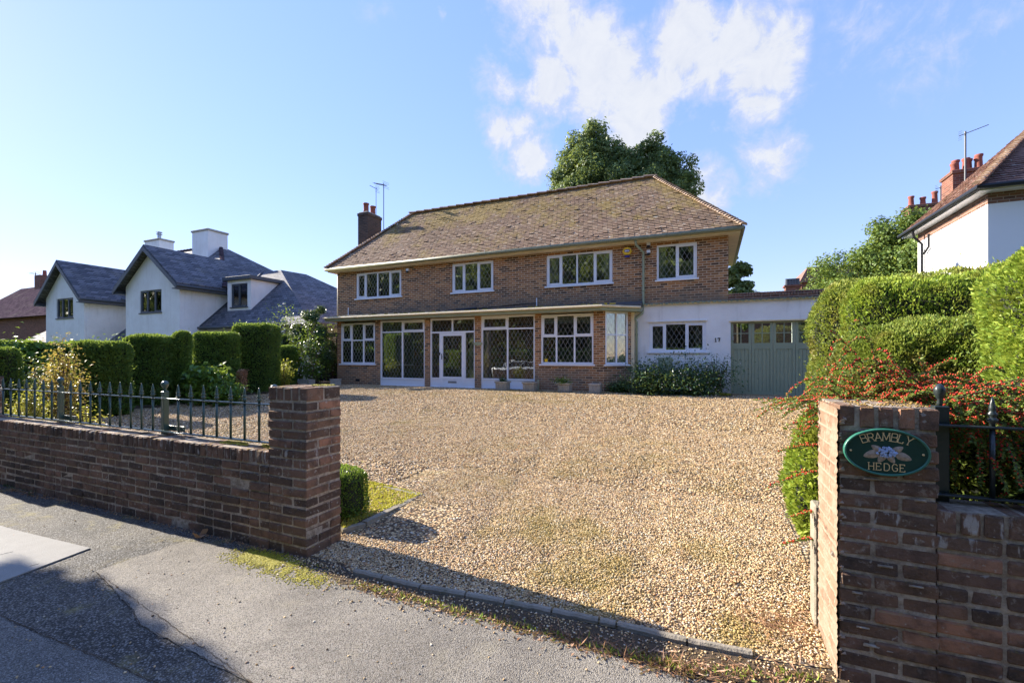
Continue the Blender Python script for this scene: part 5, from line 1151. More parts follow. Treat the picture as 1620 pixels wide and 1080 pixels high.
# ------------------------------------------------------------------ kerb edging stones (each a thing)
kp = [GP(*p) for p in ((557, 908), (603, 919), (663, 934), (735, 946), (797, 958), (872, 973), (947, 988), (975, 994), (1087, 1021), (1193, 1042))]
nm = ['in the shade nearest the left gatepost', 'second from the left gatepost', 'third from the left gatepost', 'fourth from the left gatepost', 'fifth from the left gatepost', 'sixth from the left gatepost', 'the shortest one near the middle', 'seventh and longest, in full sun', 'last full stone before the right gatepost']
for i in range(len(kp) - 1):
    a, c = Vector((*kp[i], 0)), Vector((*kp[i + 1], 0)); d = (c - a).normalized(); s = Vector((-d.y, d.x, 0)); mb = MB(); g = .006
    n = 8; vs = []
    for k in range(n + 1):
        p = a + d * g + (c - a - d * 2 * g) * (k / n); j = random.gauss(0, .0015)
        vs += [tuple(p + Vector((0, 0, -.05))), tuple(p + Vector((0, 0, .018 + j))), tuple(p + s * .012 + Vector((0, 0, .028 + j))), tuple(p + s * .036 + Vector((0, 0, .028 + j))), tuple(p + s * .048 + Vector((0, 0, .018 + j))), tuple(p + s * .048 + Vector((0, 0, -.05)))]
    fs = [(k * 6 + q, k * 6 + q + 1, (k + 1) * 6 + q + 1, (k + 1) * 6 + q) for k in range(n) for q in range(5)] + [list(range(6))[::-1], [n * 6 + q for q in range(6)]]
    mb.add(vs, fs); tag(mb.build('edging_stone', M['edge']), 'grey concrete edging stone along the gravel front edge, ' + nm[i], 'edging stone', 'edging stones in front of the gravel')
# bed edging behind left gatepost
bp = [GP(*p, .03) for p in ((541, 842), (580, 832), (632, 806), (668, 786), (612, 772))]
nb = ['in the shade by the left gatepost', 'long sunlit one', 'at the corner tip', 'at the back']
for i in range(4):
    a, c = Vector((*bp[i], 0)), Vector((*bp[i + 1], 0)); d = (c - a).normalized(); s = Vector((-d.y, d.x, 0)); mb = MB()
    q = [a + d * .008, c - d * .008, c - d * .008 + s * .06, a + d * .008 + s * .06]; mb.prism([(p.x, p.y) for p in q], -.03, .055 + .01 * (i % 2)); tag(mb.build('edging_stone', M['edge']), 'mossy concrete edging of the small moss bed, ' + nb[i], 'edging stone', 'edging round the moss bed')
P = []
while len(P) < 5200:
    a_, c_ = RNG.uniform(0, 1, 2); 
    if a_ + c_ > 1: a_, c_ = 1 - a_, 1 - c_
    tri = (bp[0], bp[3], (bp[4][0] - .75, bp[4][1] + .1)) if RNG.random() < .8 else (bp[3], bp[4], (bp[4][0] - .75, bp[4][1] + .1))
    P.append((tri[0][0] * (1 - a_ - c_) + tri[1][0] * a_ + tri[2][0] * c_, tri[0][1] * (1 - a_ - c_) + tri[1][1] * a_ + tri[2][1] * c_, .045))
P = np.array(P); P[:, 2] += .02 * (wob(P, 12, 4) * .5 + .5)
dv = unit(len(P)); dv[:, 2] = abs(dv[:, 2]) + .5; dv /= np.linalg.norm(dv, axis=1)[:, None]; V, Fc = leaf_mesh(P, dv, RNG.uniform(.012, .03, len(P)), .012)
tag(mesh_np('ground_cover', V, Fc, M['gold_l'], rnd=np.clip(RNG.normal(.62, .2, len(P)), 0, 1)), 'yellow green mossy ground cover filling the small bed by the left gatepost', 'ground cover', kind='stuff')
mb = MB(); mb.prism([bp[0], bp[3], bp[4], (bp[4][0] - .9, bp[4][1] + .2), (bp[0][0] - .3, bp[0][1] + .1)], -.02, .032); tag(mb.build('bed_soil', M['soil']), kind='structure')
# moss on the pavement at the foot of the gatepost
pc = [GP(*p) for p in ((400, 882), (425, 888), (450, 898), (490, 910), (455, 888), (420, 878))]
P = []
for i in range(14000):
    k = RNG.integers(0, 6); q = pc[k]; P.append((q[0] + RNG.normal(0, .11), q[1] + RNG.normal(-.03, .05), .006))
P = np.array(P); P = P[(P[:, 1] < 2.49) & (wob(P, 16, 2) + wob(P, 60, 4) * .7 + RNG.normal(0, .8, len(P)) > -.1)]
V, Fc, nf = blobs(P, RNG.uniform(.3, 1, len(P)) * .008, False, .6); tag(mesh_np('pavement_moss', V, Fc, M['moss'], rnd=np.repeat(RNG.uniform(0, 1, len(P)), nf)), 'bright yellow green moss on the pavement at the foot of the left gatepost', 'moss', kind='stuff')
# litter: leaves, twigs, grit along the wall foot and kerb
def litter(name, label, pts, n, sp, L, mat, z=.006, curl=.4, long_=.45):
    A_ = np.array([GP(*p) for p in pts]); seg = RNG.integers(0, len(A_) - 1, n); t = RNG.uniform(0, 1, n)[:, None]; P2 = A_[seg] * (1 - t) + A_[seg + 1] * t + RNG.normal(0, 1, (n, 2)) * sp
    P = np.column_stack([P2, np.full(n, z)]); P = P[(P[:, 1] < 2.49) | (P[:, 0] > -2.76)]; n = len(P)
    dv = unit(n); dv[:, 2] = abs(dv[:, 2]) * curl; dv /= np.linalg.norm(dv, axis=1)[:, None]; Ls = L * RNG.uniform(.4, 1.4, n); V, Fc = leaf_mesh(P, dv, Ls, Ls * long_)
    V[:, 2] = np.maximum(V[:, 2], z - .001); return tag(mesh_np(name, V, Fc, M[mat], rnd=RNG.uniform(0, 1, n)), label, name.replace('_', ' '), kind='stuff')
kl = ((560, 925), (700, 962), (860, 1003), (1000, 1040), (1100, 1062), (1300, 1078))
litter('leaf_litter', 'dry brown leaf scraps in the dirt strip below the kerb stones', kl, 2600, .035, .022, 'brown')
litter('twigs', 'pale dry twigs and straw in the dirt strip', kl[2:], 500, .04, .07, 'brown', long_=.06)
litter('wall_litter', 'dead leaves and weeds at the foot of the left wall', ((0, 772), (150, 802), (300, 838), (470, 880)), 1500, .03, .022, 'brown')
litter('drive_litter', 'dry stalks and leaves on the gravel by the right gatepost', ((1180, 985), (1240, 1000), (1290, 960), (1280, 900)), 700, .09, .05, 'brown', z=.03, long_=.1)
litter('weeds', 'small green weeds along the kerb stones', kl, 700, .02, .03, 'thuja2', long_=.2, curl=1.5)
litter('wall_weeds', 'small green weeds at the foot of the left wall', ((0, 768), (150, 798), (300, 835), (480, 880)), 500, .015, .03, 'dkshrub', curl=1.5)
n = 90; P = np.stack([RNG.uniform(-9, 1.0, n), RNG.uniform(3.2, 13, n), np.zeros(n)], 1); P[:, 2] = zg(P[:, 1]) + .03; dv = unit(n); dv[:, 2] = abs(dv[:, 2]) * .4; V, Fc = leaf_mesh(P, dv, RNG.uniform(.03, .07, n), .035)
tag(mesh_np('scattered_leaves', V, Fc, M['brown'], rnd=RNG.uniform(.3, 1, n)), 'dry brown leaves blown here and there over the gravel drive', 'leaves', kind='stuff')
x, y = GP(315, 850)
P = np.array([[x, y, .01], [x + .05, y - .01, .012], [x - .03, y + .02, .01]]); dv = np.array([[.9, .1, .35], [-.7, -.3, .4], [.4, .6, .4]]); dv /= np.linalg.norm(dv, axis=1)[:, None]; V, Fc = leaf_mesh(P, dv, .09, .05)
tag(mesh_np('fallen_leaf', V, Fc, M['brown'], rnd=[1, .9, .8]), 'curled dry brown leaf on the pavement below the left wall', 'leaf')
x, y = GP(45, 783); V, Fc = leaf_mesh(np.array([[x, y, .01]]), np.array([[.95, -.2, .2]]), .12, .07); tag(mesh_np('fallen_leaf', V, Fc, M['dkshrub'], rnd=[.9]), 'single green leaf on the pavement by the far left of the wall', 'leaf')

# ================================================================== PLANTING
hg = 'clipped hedges along the right side'
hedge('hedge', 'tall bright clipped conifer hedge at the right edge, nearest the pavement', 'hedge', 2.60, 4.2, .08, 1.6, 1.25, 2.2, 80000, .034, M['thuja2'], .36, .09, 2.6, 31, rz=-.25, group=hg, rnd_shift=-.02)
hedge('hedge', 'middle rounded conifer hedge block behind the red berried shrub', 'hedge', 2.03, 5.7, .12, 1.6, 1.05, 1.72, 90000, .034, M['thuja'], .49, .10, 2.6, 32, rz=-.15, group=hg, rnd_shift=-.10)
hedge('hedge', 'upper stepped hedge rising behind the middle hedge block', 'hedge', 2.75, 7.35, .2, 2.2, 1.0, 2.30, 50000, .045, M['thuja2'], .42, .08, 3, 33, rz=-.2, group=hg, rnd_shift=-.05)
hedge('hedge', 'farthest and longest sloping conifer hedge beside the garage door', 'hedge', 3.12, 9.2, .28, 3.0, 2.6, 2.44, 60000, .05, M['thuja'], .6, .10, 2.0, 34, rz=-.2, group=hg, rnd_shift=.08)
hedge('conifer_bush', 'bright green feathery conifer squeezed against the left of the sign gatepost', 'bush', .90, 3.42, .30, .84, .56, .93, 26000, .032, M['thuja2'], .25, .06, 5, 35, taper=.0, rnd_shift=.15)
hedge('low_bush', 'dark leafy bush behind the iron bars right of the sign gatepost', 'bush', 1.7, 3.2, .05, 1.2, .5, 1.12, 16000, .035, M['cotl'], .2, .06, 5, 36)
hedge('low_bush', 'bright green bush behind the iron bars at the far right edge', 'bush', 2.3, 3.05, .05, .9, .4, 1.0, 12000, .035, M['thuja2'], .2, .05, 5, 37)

# cotoneaster: arching herringbone sprays with berries
cot = thing('cotoneaster', 'sprawling cotoneaster with arching sprays of red berries over the right gatepost', 'shrub', (1.1, 3.1, .2))
r = np.random.default_rng(77); SP = []; LP = []; LD = []; BP = []; st = MB()
def spray(p0, d0, ln, droop, n=18, lf=1.0, bf=1.0):
    p = np.array(p0, float); d = np.array(d0, float); d /= np.linalg.norm(d); pts = [tuple(p)]
    for i in range(n):
        d = d + np.array([0, 0, -droop / n]) + r.normal(0, .035, 3); d /= np.linalg.norm(d); q = p + d * ln / n; s = np.cross(d, [0, 0, 1]); s /= np.linalg.norm(s) + 1e-9
        m = int(9 * lf)
        for k in range(m):
            t = r.random(); sg = 1 if k % 2 else -1; LP.append(p + (q - p) * t + r.normal(0, .002, 3)); LD.append(s * sg * .9 + d * .5 + r.normal(0, .35, 3) + np.array([0, 0, .2]))
        if i > n * .1:
            for k in range(r.poisson(3.0 * bf * (1 - .65 * i / n))): BP.append(p + (q - p) * r.random() + s * r.normal(0, .007) + np.array([0, 0, r.uniform(.002, .012)]))
        if i in (5, 8, 11) and ln > .4: sub.append((q.copy(), d + s * r.choice([-1, 1]) * .9, ln * .4))
        pts.append(tuple(q)); p = q
    st.tube(pts, [.0032 * (1 - .8 * i / n) for i in range(n + 1)], 4, .3)
def many(cnt, base, spread, dirs, l0, l1, droop, bf=1.0, dj=.3):
    global sub
    for _ in range(cnt):
        sub = []; b0 = np.array(base) + r.normal(0, 1, 3) * spread; d0 = np.array(dirs[r.integers(len(dirs))]) + r.normal(0, dj, 3)
        spray(b0, d0, r.uniform(l0, l1), droop * r.uniform(.6, 1.3), bf=bf)
        for (q, d, l) in list(sub): spray(q, d, l, droop, 9, bf=bf)
sub = []
many(19, (.92, 3.12, 1.25), (.12, .08, .03), [(-1, .1, .25), (-1, -.1, .15), (-.8, .3, .3)], .35, .58, .55, 1.1, .15)      # towards the drive
many(46, (.95, 3.1, 1.24), (.17, .08, .03), [(-.5, -.3, .7), (.4, -.2, .7), (.1, -.4, .8)], .20, .40, 2.4, 1.5)           # dome on top
many(22, (1.0, 3.14, 1.28), (.2, .06, .03), [(-.8, 0, .8), (-.3, 0, 1), (.5, 0, .9)], .3, .48, 2.6, 1.4, .2)
many(34, (1.25, 3.0, 1.26), (.2, .08, .04), [(1, 0, .35), (.8, -.3, .4), (.6, -.5, .2)], .35, .8, 1.3, 1.3)                # to the right
many(24, (1.15, 2.84, 1.27), (.16, .03, .03), [(.3, -.6, .3), (-.2, -.6, .3), (.8, -.3, .2)], .15, .3, 2.4, .6)
many(22, (1.08, 2.92, 1.22), (.15, .05, .04), [(.2, -1, .1), (.5, -1, 0), (-.1, -.8, .2)], .2, .42, 2.6, .9)                # hanging in front
many(18, (1.75, 3.0, 1.16), (.25, .08, .06), [(1, -.2, .3), (.6, -.6, .2), (-.3, -.7, .2)], .3, .6, 1.6, 1.2)
many(16, (1.3, 2.98, .9), (.25, .05, .12), [(.3, -.8, .2), (-.3, -.8, .1), (.8, -.4, .3)], .15, .32, 2.0, .35)
for z, l in ((1.02, .26), (.88, .34), (.66, .20), (.50, .24)): sub = []; spray((.60, 3.02, z - .02), (-1, -.12, .1), l, .5, bf=1.2); spray((.60, 3.04, z - .03), (-1, .1, .25), l * .6, .5, bf=.4)
st.build('stems', M['trunk'], cot)
LP, LD = np.array(LP), np.array(LD); LD /= np.linalg.norm(LD, axis=1)[:, None]; V, Fc = leaf_mesh(LP, LD, r.uniform(.010, .019, len(LP)), .0095); mesh_np('leaves', V, Fc, M['cotl'], cot, r.uniform(0, 1, len(LP)))
BP = np.array(BP); V, Fc, nf = blobs(BP, r.uniform(.0035, .0052, len(BP)), True, .95, .05); mesh_np('berries', V, Fc, M['berry'], cot, np.repeat(r.uniform(0, 1, len(BP)), nf), True)

# left garden
lg = 'clipped hedge blocks along the left side of the drive'
def hblock(pxc, t, wpx, ytop, label, n, mat, seed, depth=1.3, L=.075, r_=.22, rs=0.0, ybot=None, rz=.35, taper=-.03):
    x, y = AT(pxc, t); w = wpx / F * t * .77; z1 = ZT(ytop, t); z0 = float(zg(y)) - .02; n = int(n * 1.5); L = L * .8; depth *= .62
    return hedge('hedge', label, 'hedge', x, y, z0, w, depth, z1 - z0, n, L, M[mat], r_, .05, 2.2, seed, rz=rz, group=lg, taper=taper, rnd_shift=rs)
hblock(6, 9.5, 46, 548, 'small clipped yew block at the far left edge of the photo', 7000, 'yew', 41, .9, .06, rs=.1)
hblock(163, 10.6, 92, 541, 'clipped yew cube behind the golden maple', 16000, 'yew', 42, 1.0)
hblock(236, 12.2, 76, 531, 'tall yew block between the yew cube and the narrow column', 15000, 'yew', 43, 1.2)
hblock(286, 12.6, 30, 525, 'narrow upright yew column', 8000, 'yew', 44, .55, rs=.12)
hblock(343, 14.0, 76, 525, 'wide bright topped hedge right of the narrow column', 15000, 'yew', 45, 1.3, rs=.18)
hblock(407, 15.0, 72, 514, 'tallest hedge block of the left row with a flat sunlit top', 17000, 'yew', 46, 1.5, rs=.1)
hblock(455, 17.4, 32, 546, 'small low hedge block between the tallest hedge and the flowering shrub', 7000, 'yew', 47, 1.0, rs=.12)
hblock(462, 19.4, 40, 529, 'dark hedge top seen above the small low hedge block', 5000, 'yew', 48, .9)
x0, y0 = AT(60, 13.5); x1, y1 = AT(330, 16.5)
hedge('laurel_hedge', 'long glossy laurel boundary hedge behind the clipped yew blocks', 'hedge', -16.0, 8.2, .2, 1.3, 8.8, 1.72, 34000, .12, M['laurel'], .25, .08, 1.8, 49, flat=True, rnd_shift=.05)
def bush(name, label, cat, pxc, t, wpx, ytop, n, L, mat, seed, dz=0, dep=.8, rs=0.0, flat=True, amp=.16, rr=1.0):
    x, y = AT(pxc, t); w = wpx / F * t; z0 = float(zg(y)) - .02 + dz; z1 = ZT(ytop, t)
    return hedge(name, label, cat, x, y, z0, w, w * dep, z1 - z0, n, L, M[mat], min(w, z1 - z0) * .48 * rr, amp, 4.0, seed, flat=flat, rnd_shift=rs)
def loose(name, label, cat, pxc, t, wpx, ytop, ybase, n, L, mat, seed, stems=14, rs=0.0, group=None, tuft=.16, flowers=None):
    """open shrub: stems fanning out of the ground with leaf tufts"""
    q = np.random.default_rng(seed); x, y = AT(pxc, t); z0 = float(zg(y)) - .02; h = ZT(ytop, t) - z0; w = wpx / F * t; root = thing(name, label, cat, (x, y, z0), group); mb = MB(); T = []
    for i in range(stems):
        a = q.uniform(0, 6.28); rr = math.sqrt(q.random()); ex, ey = math.cos(a) * rr * w / 2, math.sin(a) * rr * w / 2.4; hh = h * (1 - .45 * rr * rr) * q.uniform(.75, 1)
        p = [(x, y, z0), (x + ex * .35, y + ey * .35, z0 + hh * .5), (x + ex, y + ey, z0 + hh)]; mb.tube(p, [.018, .012, .004], 5)
        for k in range(9): f_ = .22 + .78 * k / 8; T.append((x + ex * f_ ** 1.3 + q.normal(0, w * .06), y + ey * f_ ** 1.3 + q.normal(0, w * .06), z0 + hh * f_))
    mb.build('stems', M['trunk'], root); T = np.array(T); k = q.choice(len(T), n); P = T[k] + RNG.normal(0, 1, (n, 3)) * w * tuft * np.array([1, 1, .6]); P[:, 2] = np.maximum(P[:, 2], z0 + .02)
    nn = unit(n); nn[:, 2] = abs(nn[:, 2]) + .4; nn /= np.linalg.norm(nn, axis=1)[:, None]; Ls = L * RNG.uniform(.5, 1.3, n); V, Fc = leaf_flat(P, nn, Ls, Ls * .5)
    mesh_np('leaves', V, Fc, M[mat], root, np.clip(RNG.uniform(0, 1, n) * .8 + .1 + rs, 0, 1))
    if flowers:
        fn, fs = flowers; k = q.choice(len(T), fn); P = T[k] + RNG.normal(0, 1, (fn, 3)) * w * tuft * 1.1 + np.array([0, -.05, .03]); P[:, 2] = np.maximum(P[:, 2], z0 + .04); V, Fc, nf = blobs(P, RNG.uniform(.6, 1.2, fn) * fs, True, .6, .2); tag(mesh_np('flowers', V, Fc, M['flower'], root, np.repeat(RNG.uniform(0, 1, fn), nf)), kind='stuff')
    return root
loose('maple', 'small golden and orange leaved maple in front of the laurel hedge', 'shrub', 100, 9.2, 58, 530, 640, 2600, .065, 'maple', 51, 16, .15)
loose('garden_shrub', 'dull green spreading shrub beside the golden maple', 'shrub', 66, 9.8, 70, 565, 640, 3600, .07, 'dkshrub', 52, 14, .2)
loose('golden_shrub', 'yellow green feathery low shrub behind the left end of the railing', 'shrub', 42, 7.4, 62, 606, 660, 5200, .04, 'gold_l', 53, 26, -.12, tuft=.12)
loose('yellow_shrub', 'thin yellow leaved plant behind the railing between two posts', 'shrub', 140, 7.2, 44, 622, 690, 700, .05, 'gold_l', 54, 9, .1)
loose('fatsia', 'large leaved green shrub with a few yellow leaves below the hedge', 'shrub', 332, 12.4, 56, 568, 632, 3000, .17, 'laurel', 55, 22, .08)
loose('low_shrub', 'rounded light green shrub at the foot of the fatsia', 'shrub', 356, 12.0, 46, 600, 632, 2600, .09, 'laurel', 56, 18, .12)
bush('dry_bush', 'small dry brown rounded bush between the light green shrub and the tallest hedge', 'bush', 383, 13.2, 16, 584, 2500, .05, 'brown', 57, dz=.25, amp=.04)
loose('grassy_shrub', 'wispy yellow green conifer at the foot of the small low hedge', 'shrub', 447, 15.6, 30, 562, 612, 2200, .07, 'gold_l', 58, 16, -.25)
tree('flowering_shrub', 'tall evergreen shrub with white blossom between the hedge row and the house', 'shrub', *AT(498, 18.2), .38, 3.0, [(0, 0, 1.2, .8, .8, 1.2), (-.3, 0, 2.0, .7, .6, .7), (.1, -.1, 2.6, .5, .5, .55)], 14000, .085, M['dkshrub'], .08, seed=60)
loose('white_flowering_climber', 'loose shrub with white flowers rising above the hedge against the slate roof', 'shrub', 447, 20.2, 58, 476, 560, 2600, .10, 'laurel', 61, 18, -.02, flowers=(190, .05))
loose('blossom_shrub', 'pale blossom topped shrub close to the house corner', 'shrub', 492, 17.6, 48, 492, 600, 2400, .08, 'laurel', 62, 18, .22, flowers=(150, .035))
loose('climbing_shrub', 'leafy branch reaching the left corner of the house above the black gate', 'shrub', 526, 20.2, 40, 505, 600, 1600, .09, 'laurel', 63, 12, .1, flowers=(40, .03))
# black side gate with bird ornament, brick wall above
gx, gyy = AT(515, 20.6)
gt = thing('side_gate', 'black arched side gate left of the house', 'gate', (gx, gyy, HZ)); mb = MB(); xa_, xb_ = gx - .55, gx + .55
arch = [(xa_, HZ), (xb_, HZ)] + [(gx + .55 * math.cos(a), HZ + 1.6 + .3 * math.sin(a)) for a in np.linspace(0, math.pi, 9)]
mb.slab([(x, gyy, z) for x, z in arch], (0, .05, 0))
for i in range(7): mb.box(xa_ + .03 + i * .155, xa_ + .13 + i * .155, gyy - .015, gyy - .001, HZ + .05, HZ + 1.58)
mb.build('gate_leaf', M['black'], gt)
q = XZ(526, 557, gyy - .05); mb = MB(); mb.tube([(q[0] - .14, gyy - .04, q[1] + .05), (q[0] - .05, gyy - .04, q[1]), (q[0] + .06, gyy - .04, q[1] - .01), (q[0] + .13, gyy - .04, q[1] + .07)], [.008, .035, .035, .006], 8); tag(mb.build('bird_ornament', M['white']), 'small white bird ornament on the black side gate', 'ornament')
mb = MB(); mb.box(gx - 1.6, gx - .60, gyy, gyy + .2, HZ - .1, 2.6); mb.box(gx + .60, HX0 - .01, gyy, gyy + .2, HZ - .1, 2.6); mb.box(gx - .6, gx + .6, gyy + .001, gyy + .199, HZ + 2.0, 2.6); tag(mb.build('side_wall', M['chim']), 'dark brick wall around the black side gate', 'wall')
for px_, t_, w_, lab in ((485, 17.5, 24, 'pale rectangular trough under the flowering shrub'), (531, 17.6, 12, 'pale tub beside the left corner of the house')):
    x, y = AT(px_, t_); w = w_ / F * t_; z = float(zg(y)); mb = MB(); mb.box(x - w / 2, x + w / 2, y - .15, y + .15, z, z + .20, ch=.01); mb.box(x - w / 2 - .01, x + w / 2 + .01, y - .16, y + .16, z + .20, z + .24, ch=.008); tr_ = tag(mb.build('planter_trough', M['conc']), lab, 'trough')

# stone planters along the house
def planter(name, label, px, yb, wpx, mat='stone'):
    t = (14.0 - .42) / (C + S * (px - 810) / F); x, y = AT(px, t); w = wpx / F * t / 2; z = float(zg(y)) + .005; root = thing(name, label, 'planter', (x, y, z), 'stone planters along the house front'); h = .29
    mb = MB(); vs = []; prof = [(w * .82, 0), (w * .86, .03), (w * .88, h * .8), (w, h * .84), (w, h), (w * .84, h), (w * .8, h * .86)]
    for (q, zz) in prof: vs += [(x - q, y - q, z + zz), (x + q, y - q, z + zz), (x + q, y + q, z + zz), (x - q, y + q, z + zz)]
    fs = [(k * 4 + i, k * 4 + (i + 1) % 4, (k + 1) * 4 + (i + 1) % 4, (k + 1) * 4 + i) for k in range(len(prof) - 1) for i in range(4)] + [(3, 2, 1, 0)]
    mb.add(vs, fs)
    for q in (-.5, 0, .5): mb.box(x + q * w - .02, x + q * w + .02, y - w * .9 - .008, y - w * .86, z + .05, z + h * .76, ch=.004)
    mb.build('pot', M[mat], root); mb = MB(); mb.box(x - w * .8, x + w * .8, y - w * .8, y + w * .8, z + h * .5, z + h * .87); mb.build('soil', M['soil'], root); return root, x, y, z + h * .87, w
def tuft(root, x, y, z, w, h, n, L, mat, flowers=0, name='plant'):
    P = np.stack([x + RNG.normal(0, w, n), y + RNG.normal(0, w * .6, n), z + abs(RNG.normal(0, h, n))], 1); d = unit(n); d[:, 2] = abs(d[:, 2]); V, Fc = leaf_mesh(P, d, L * RNG.uniform(.5, 1.3, n), L * .5); mesh_np(name, V, Fc, M[mat], root, RNG.uniform(0, 1, n))
    if flowers: P = np.stack([x + RNG.normal(0, w * 1.1, flowers), y - w * .5 + RNG.normal(0, w * .4, flowers), z + abs(RNG.normal(0, h, flowers))], 1); V, Fc, nf = blobs(P, np.full(flowers, .02), True, .7); mesh_np('flowers', V, Fc, M['flower'], root, np.repeat(RNG.uniform(0, 1, flowers), nf))
p = planter('stone_planter', 'square stone planter with a small grey plant, under the big window right of the door', 795.5, 619, 20); tuft(p[0], p[1], p[2], p[3], .05, .07, 160, .07, 'dkshrub')
p = planter('stone_planter', 'darker stone planter with a rosette, at the right jamb of the big window', 839, 621, 21); tuft(p[0], p[1], p[2], p[3], .1, .02, 80, .03, 'brown')
p = planter('stone_planter', 'stone planter with a sprawling light leaved plant under the bay window', 894, 622, 21); tuft(p[0], p[1] - .05, p[2] - .1, p[3], .12, .09, 420, .06, 'laurel', 12)
p = planter('stone_planter', 'pale ribbed stone planter near the chamfered corner of the bay', 942, 622, 19, 'conc')
mb = MB(); q = XZ(851, 600, 13.9); mb.tube([(q[0], 13.93, HZ), (q[0], 13.93, HZ + .36)], .035, 8); mb.build('drain_pipe', M['gdoor'], house)
loose('green_clump', 'low blue green clump at the foot of the bay window', 'plant', 982, 14.0, 40, 601, 620, 1500, .07, 'dkshrub', 71, 20, .25)
loose('white_flower_shrub', 'dark leaved shrub covered in small white flowers against the white garage wall', 'shrub', 1098, 13.0, 112, 568, 622, 7500, .075, 'dkshrub', 72, 40, .05, flowers=(260, .022))
loose('dark_shrub', 'dark green shrub under the meter box between the bay and the flowering shrub', 'shrub', 1030, 13.2, 80, 574, 620, 5200, .075, 'dkshrub', 73, 30, .02, flowers=(30, .022))
loose('wispy_shrub', 'thin arching stems reaching up beside the garage door', 'shrub', 1135, 13.1, 46, 548, 620, 700, .06, 'dkshrub', 74, 16, .0, flowers=(20, .018))
P = np.stack([RNG.uniform(-1.9, .5, 1600), RNG.uniform(13.9, 14.5, 1600), np.full(1600, HZ + .02)], 1); dv = unit(1600); dv[:, 2] = abs(dv[:, 2]) + .3; dv /= np.linalg.norm(dv, axis=1)[:, None]; V, Fc = leaf_mesh(P, dv, .06, .04)
tag(mesh_np('bed_plants', V, Fc, M['gold_l'], rnd=RNG.uniform(0, .8, 1600)), 'low yellow green ground plants at the edge of the bed by the garage wall', 'ground plants', kind='stuff')
mb = MB(); mb.prism([(-2.3, 13.95), (.55, 13.85), (.55, 14.9), (-2.3, 14.9)], HZ - .1, HZ + .02); tag(mb.build('flower_bed', M['soil']), kind='structure')

# box shrub behind left gatepost
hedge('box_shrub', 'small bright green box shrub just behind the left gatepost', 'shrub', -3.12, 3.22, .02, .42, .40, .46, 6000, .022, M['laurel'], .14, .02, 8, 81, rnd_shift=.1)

# trees
tree('evergreen_tree', 'tall dark evergreen tree rising behind the middle of the brick house roof', 'tree', -5.6, 29, .4, 17.0,
     [(-1.5, 0, 13.2, 1.9, 2.0, 2.5), (-3.2, 0, 11.8, 1.3, 1.8, 2.0), (.2, .3, 12.2, 1.7, 2.0, 2.2), (-1.3, -.2, 15.0, .8, 1.0, 1.4), (-2.2, 0, 14.2, .8, 1.0, 1.3), (2.8, 0, 12.7, 1.15, 1.4, 2.0), (3.8, .2, 11.8, 1.1, 1.5, 1.6), (1.9, .2, 12.8, 1.0, 1.2, 1.7), (3.6, 0, 11.2, 1.4, 1.5, 1.6), (1.0, 0, 13.0, 1.2, 1.2, 2.0), (1.9, .3, 12.4, 1.2, 1.2, 2.0), (-1, 0, 10.5, 2.6, 2.2, 2), (2.0, 0, 10.6, 2.4, 2, 1.8)], 120000, .17, M['oak'], .42, seed=90, trunk_h=.5)
tree('pale_tree', 'light green broad leaved tree between the garage and the right white house', 'tree', 7.0, 24.5, .25, 8.0,
     [(-.9, 0, 4.6, 2.1, 2, 1.7), (.9, 0, 5.2, 1.9, 2, 1.9), (-2.3, 0, 3.7, 1.2, 1.5, 1.2), (.4, 0, 6.3, 1.2, 1, 1.2), (2.4, 0, 5.0, 1.6, 2, 1.8), (0, 0, 3.4, 2.6, 2, 1.4)], 95000, .125, M['light'], .2, seed=91)
tree('small_tree', 'slender green tree just right of the brick house corner, above the garage', 'tree', *AT(1168, 27), .3, 7.6, [(0, 0, 5.2, .8, .8, 1.5), (-.2, 0, 6.4, .6, .6, 1.1), (.3, 0, 4.2, .9, .8, 1.1), (0, 0, 5.8, .7, .7, 1.2)], 9000, .24, M['broad'], .12, seed=92)

# street side, behind the camera: what the windows reflect and what shades the left of the pavement
def rnd_lobes(h, w, n, seed):
    q = np.random.default_rng(seed); return [(q.normal(0, w * .42), q.normal(0, w * .42), h * q.uniform(.5, .92), w * .4, w * .4, h * .14) for _ in range(n)]
tree('street_tree', 'street tree on the pavement beyond the left edge of the photo', 'tree', -13.3, 1.5, 0, 8.2, [(0, 0, 5.2, 1.3, 1.15, 1.0), (-.9, -.1, 4.6, 1.3, 1.1, .9), (.8, 0, 4.8, .9, 1.1, .9), (-.2, -.6, 5.9, 1.2, 1.0, .9)], 16000, .26, M['broad'], .16, seed=95)
for i, (x, y, h, w) in enumerate(((-26, -13, 11, 7), (-17, -15, 13, 8), (-9, -13, 10, 6), (-1, -15, 12, 8), (8, -14, 11, 7))):
    tree('roadside_tree', 'broad leaved tree across the road, number %d from the left' % (i + 1) if False else ['wide tree across the road, behind the parked car', 'tallest tree across the road', 'shorter tree across the road, left of the middle', 'broad tree straight across the road', 'tree across the road on the right'][i], 'tree', x, y, 0, h, rnd_lobes(h, w, 9, 100 + i), 9000, .5, M['broad'], .3, seed=96 + i, group='trees across the road')
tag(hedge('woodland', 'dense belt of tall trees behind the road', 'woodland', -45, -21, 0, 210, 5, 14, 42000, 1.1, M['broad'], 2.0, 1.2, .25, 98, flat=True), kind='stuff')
hedge('road_hedge', 'dark hedge along the far side of the road', 'hedge', -8, -11.2, 0, 50, 1.2, 2.2, 16000, .3, M['yew'], .3, .1, 1, 99, flat=True)
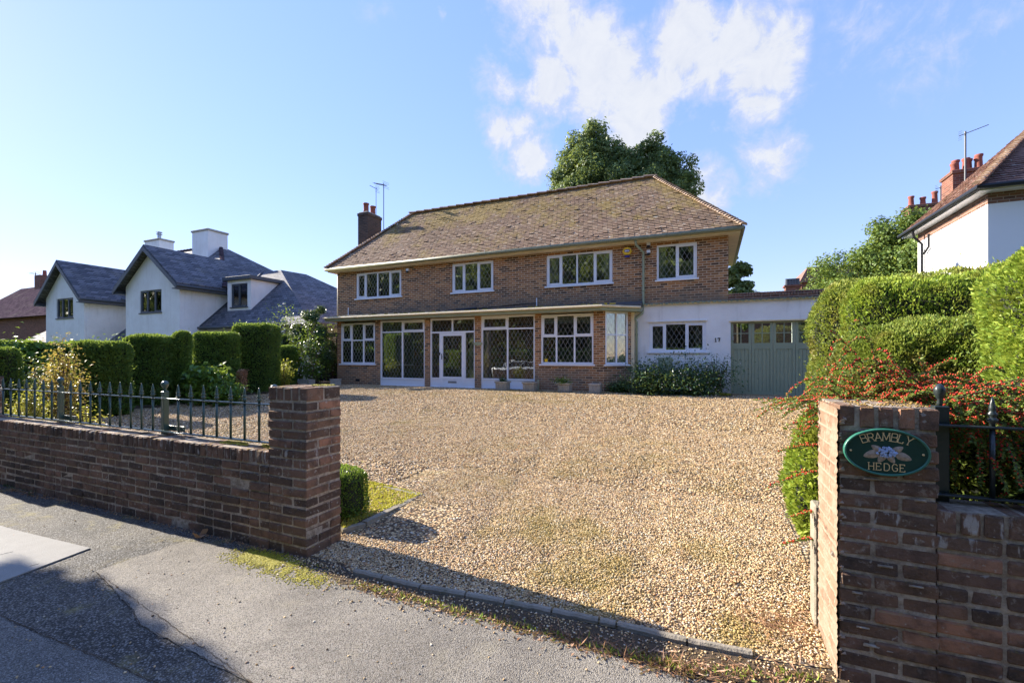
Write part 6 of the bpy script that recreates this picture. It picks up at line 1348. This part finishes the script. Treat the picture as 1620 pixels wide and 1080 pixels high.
# white parked car across the pavement (seen only as a reflection)
car = thing('parked_car', 'white hatchback parked at the kerb, reflected in the porch windows', 'car', (-12.6, -2.3, -.12)); zc = -.12
sec = [(-2.1, .32, .62, .70), (-2.0, .25, .80, .80), (-1.3, .20, .90, .86), (-.95, .20, .93, .88), (1.4, .20, .95, .88), (1.95, .25, .90, .84), (2.1, .35, .70, .72)]
vs = []
for (x, zl_, zh_, hw) in sec: vs += [(x - 12.6, -2.3 - hw, zc + zl_ + .1), (x - 12.6, -2.3 - hw, zc + zh_ - .12), (x - 12.6, -2.3 - hw * .93, zc + zh_), (x - 12.6, -2.3 + hw * .93, zc + zh_), (x - 12.6, -2.3 + hw, zc + zh_ - .12), (x - 12.6, -2.3 + hw, zc + zl_ + .1)]
mb = MB(); mb.add(vs, [(k * 6 + i, k * 6 + (i + 1) % 6, (k + 1) * 6 + (i + 1) % 6, (k + 1) * 6 + i) for k in range(6) for i in range(6)] + [list(range(6))[::-1], [36 + i for i in range(6)]]); mb.build('body', M['carw'], car, True)
def cab(k0, k1, hw0, hw1, grow): return [(-12.6 - 1.15 - grow, -2.3 - hw0, zc + k0), (-12.6 + 1.75 + grow, -2.3 - hw0, zc + k0), (-12.6 + 1.75 + grow, -2.3 + hw0, zc + k0), (-12.6 - 1.15 - grow, -2.3 + hw0, zc + k0), (-12.6 - .35, -2.3 - hw1, zc + k1), (-12.6 + 1.35, -2.3 - hw1, zc + k1), (-12.6 + 1.35, -2.3 + hw1, zc + k1), (-12.6 - .35, -2.3 + hw1, zc + k1)]
bx_ = [(0, 1, 5, 4), (1, 2, 6, 5), (2, 3, 7, 6), (3, 0, 4, 7), (4, 5, 6, 7)]
mb = MB(); mb.add(cab(.90, 1.36, .80, .62, 0), bx_); mb.build('windows', M['black'], car)
mb = MB(); mb.box(-12.6 - .42, -12.6 + 1.42, -2.3 - .64, -2.3 + .64, zc + 1.36, zc + 1.42, ch=.02)
for xs_ in ((-1.15, -.38), (1.75, 1.38), (.42, .46)):
    for sg in (-1, 1): mb.tube([(-12.6 + xs_[0], -2.3 + sg * .81, zc + .92), (-12.6 + xs_[1], -2.3 + sg * .63, zc + 1.38)], .035, 6)
mb.build('roof', M['carw'], car)
for dx in (-1.3, 1.3):
    for sg in (-1, 1):
        w_ = MB(); w_.lathe(0, 0, [(.2, -.1), (.31, -.1), (.33, -.07), (.33, .07), (.31, .1), (.2, .1)], 20); wo = w_.build('wheel', M['tyre'], car, True, xf=Matrix.Translation((-12.6 + dx, -2.3 + sg * .80, zc + .33)) @ Matrix.Rotation(math.radians(90), 4, 'X'))
        w_ = MB(); w_.lathe(0, 0, [(.02, -.105), (.19, -.11), (.2, -.08), (.2, .08), (.19, .11), (.02, .105)], 16); w_.build('rim', M['alu'], wo, True, xf=Matrix.Translation((-12.6 + dx, -2.3 + sg * .80, zc + .33)) @ Matrix.Rotation(math.radians(90), 4, 'X'))
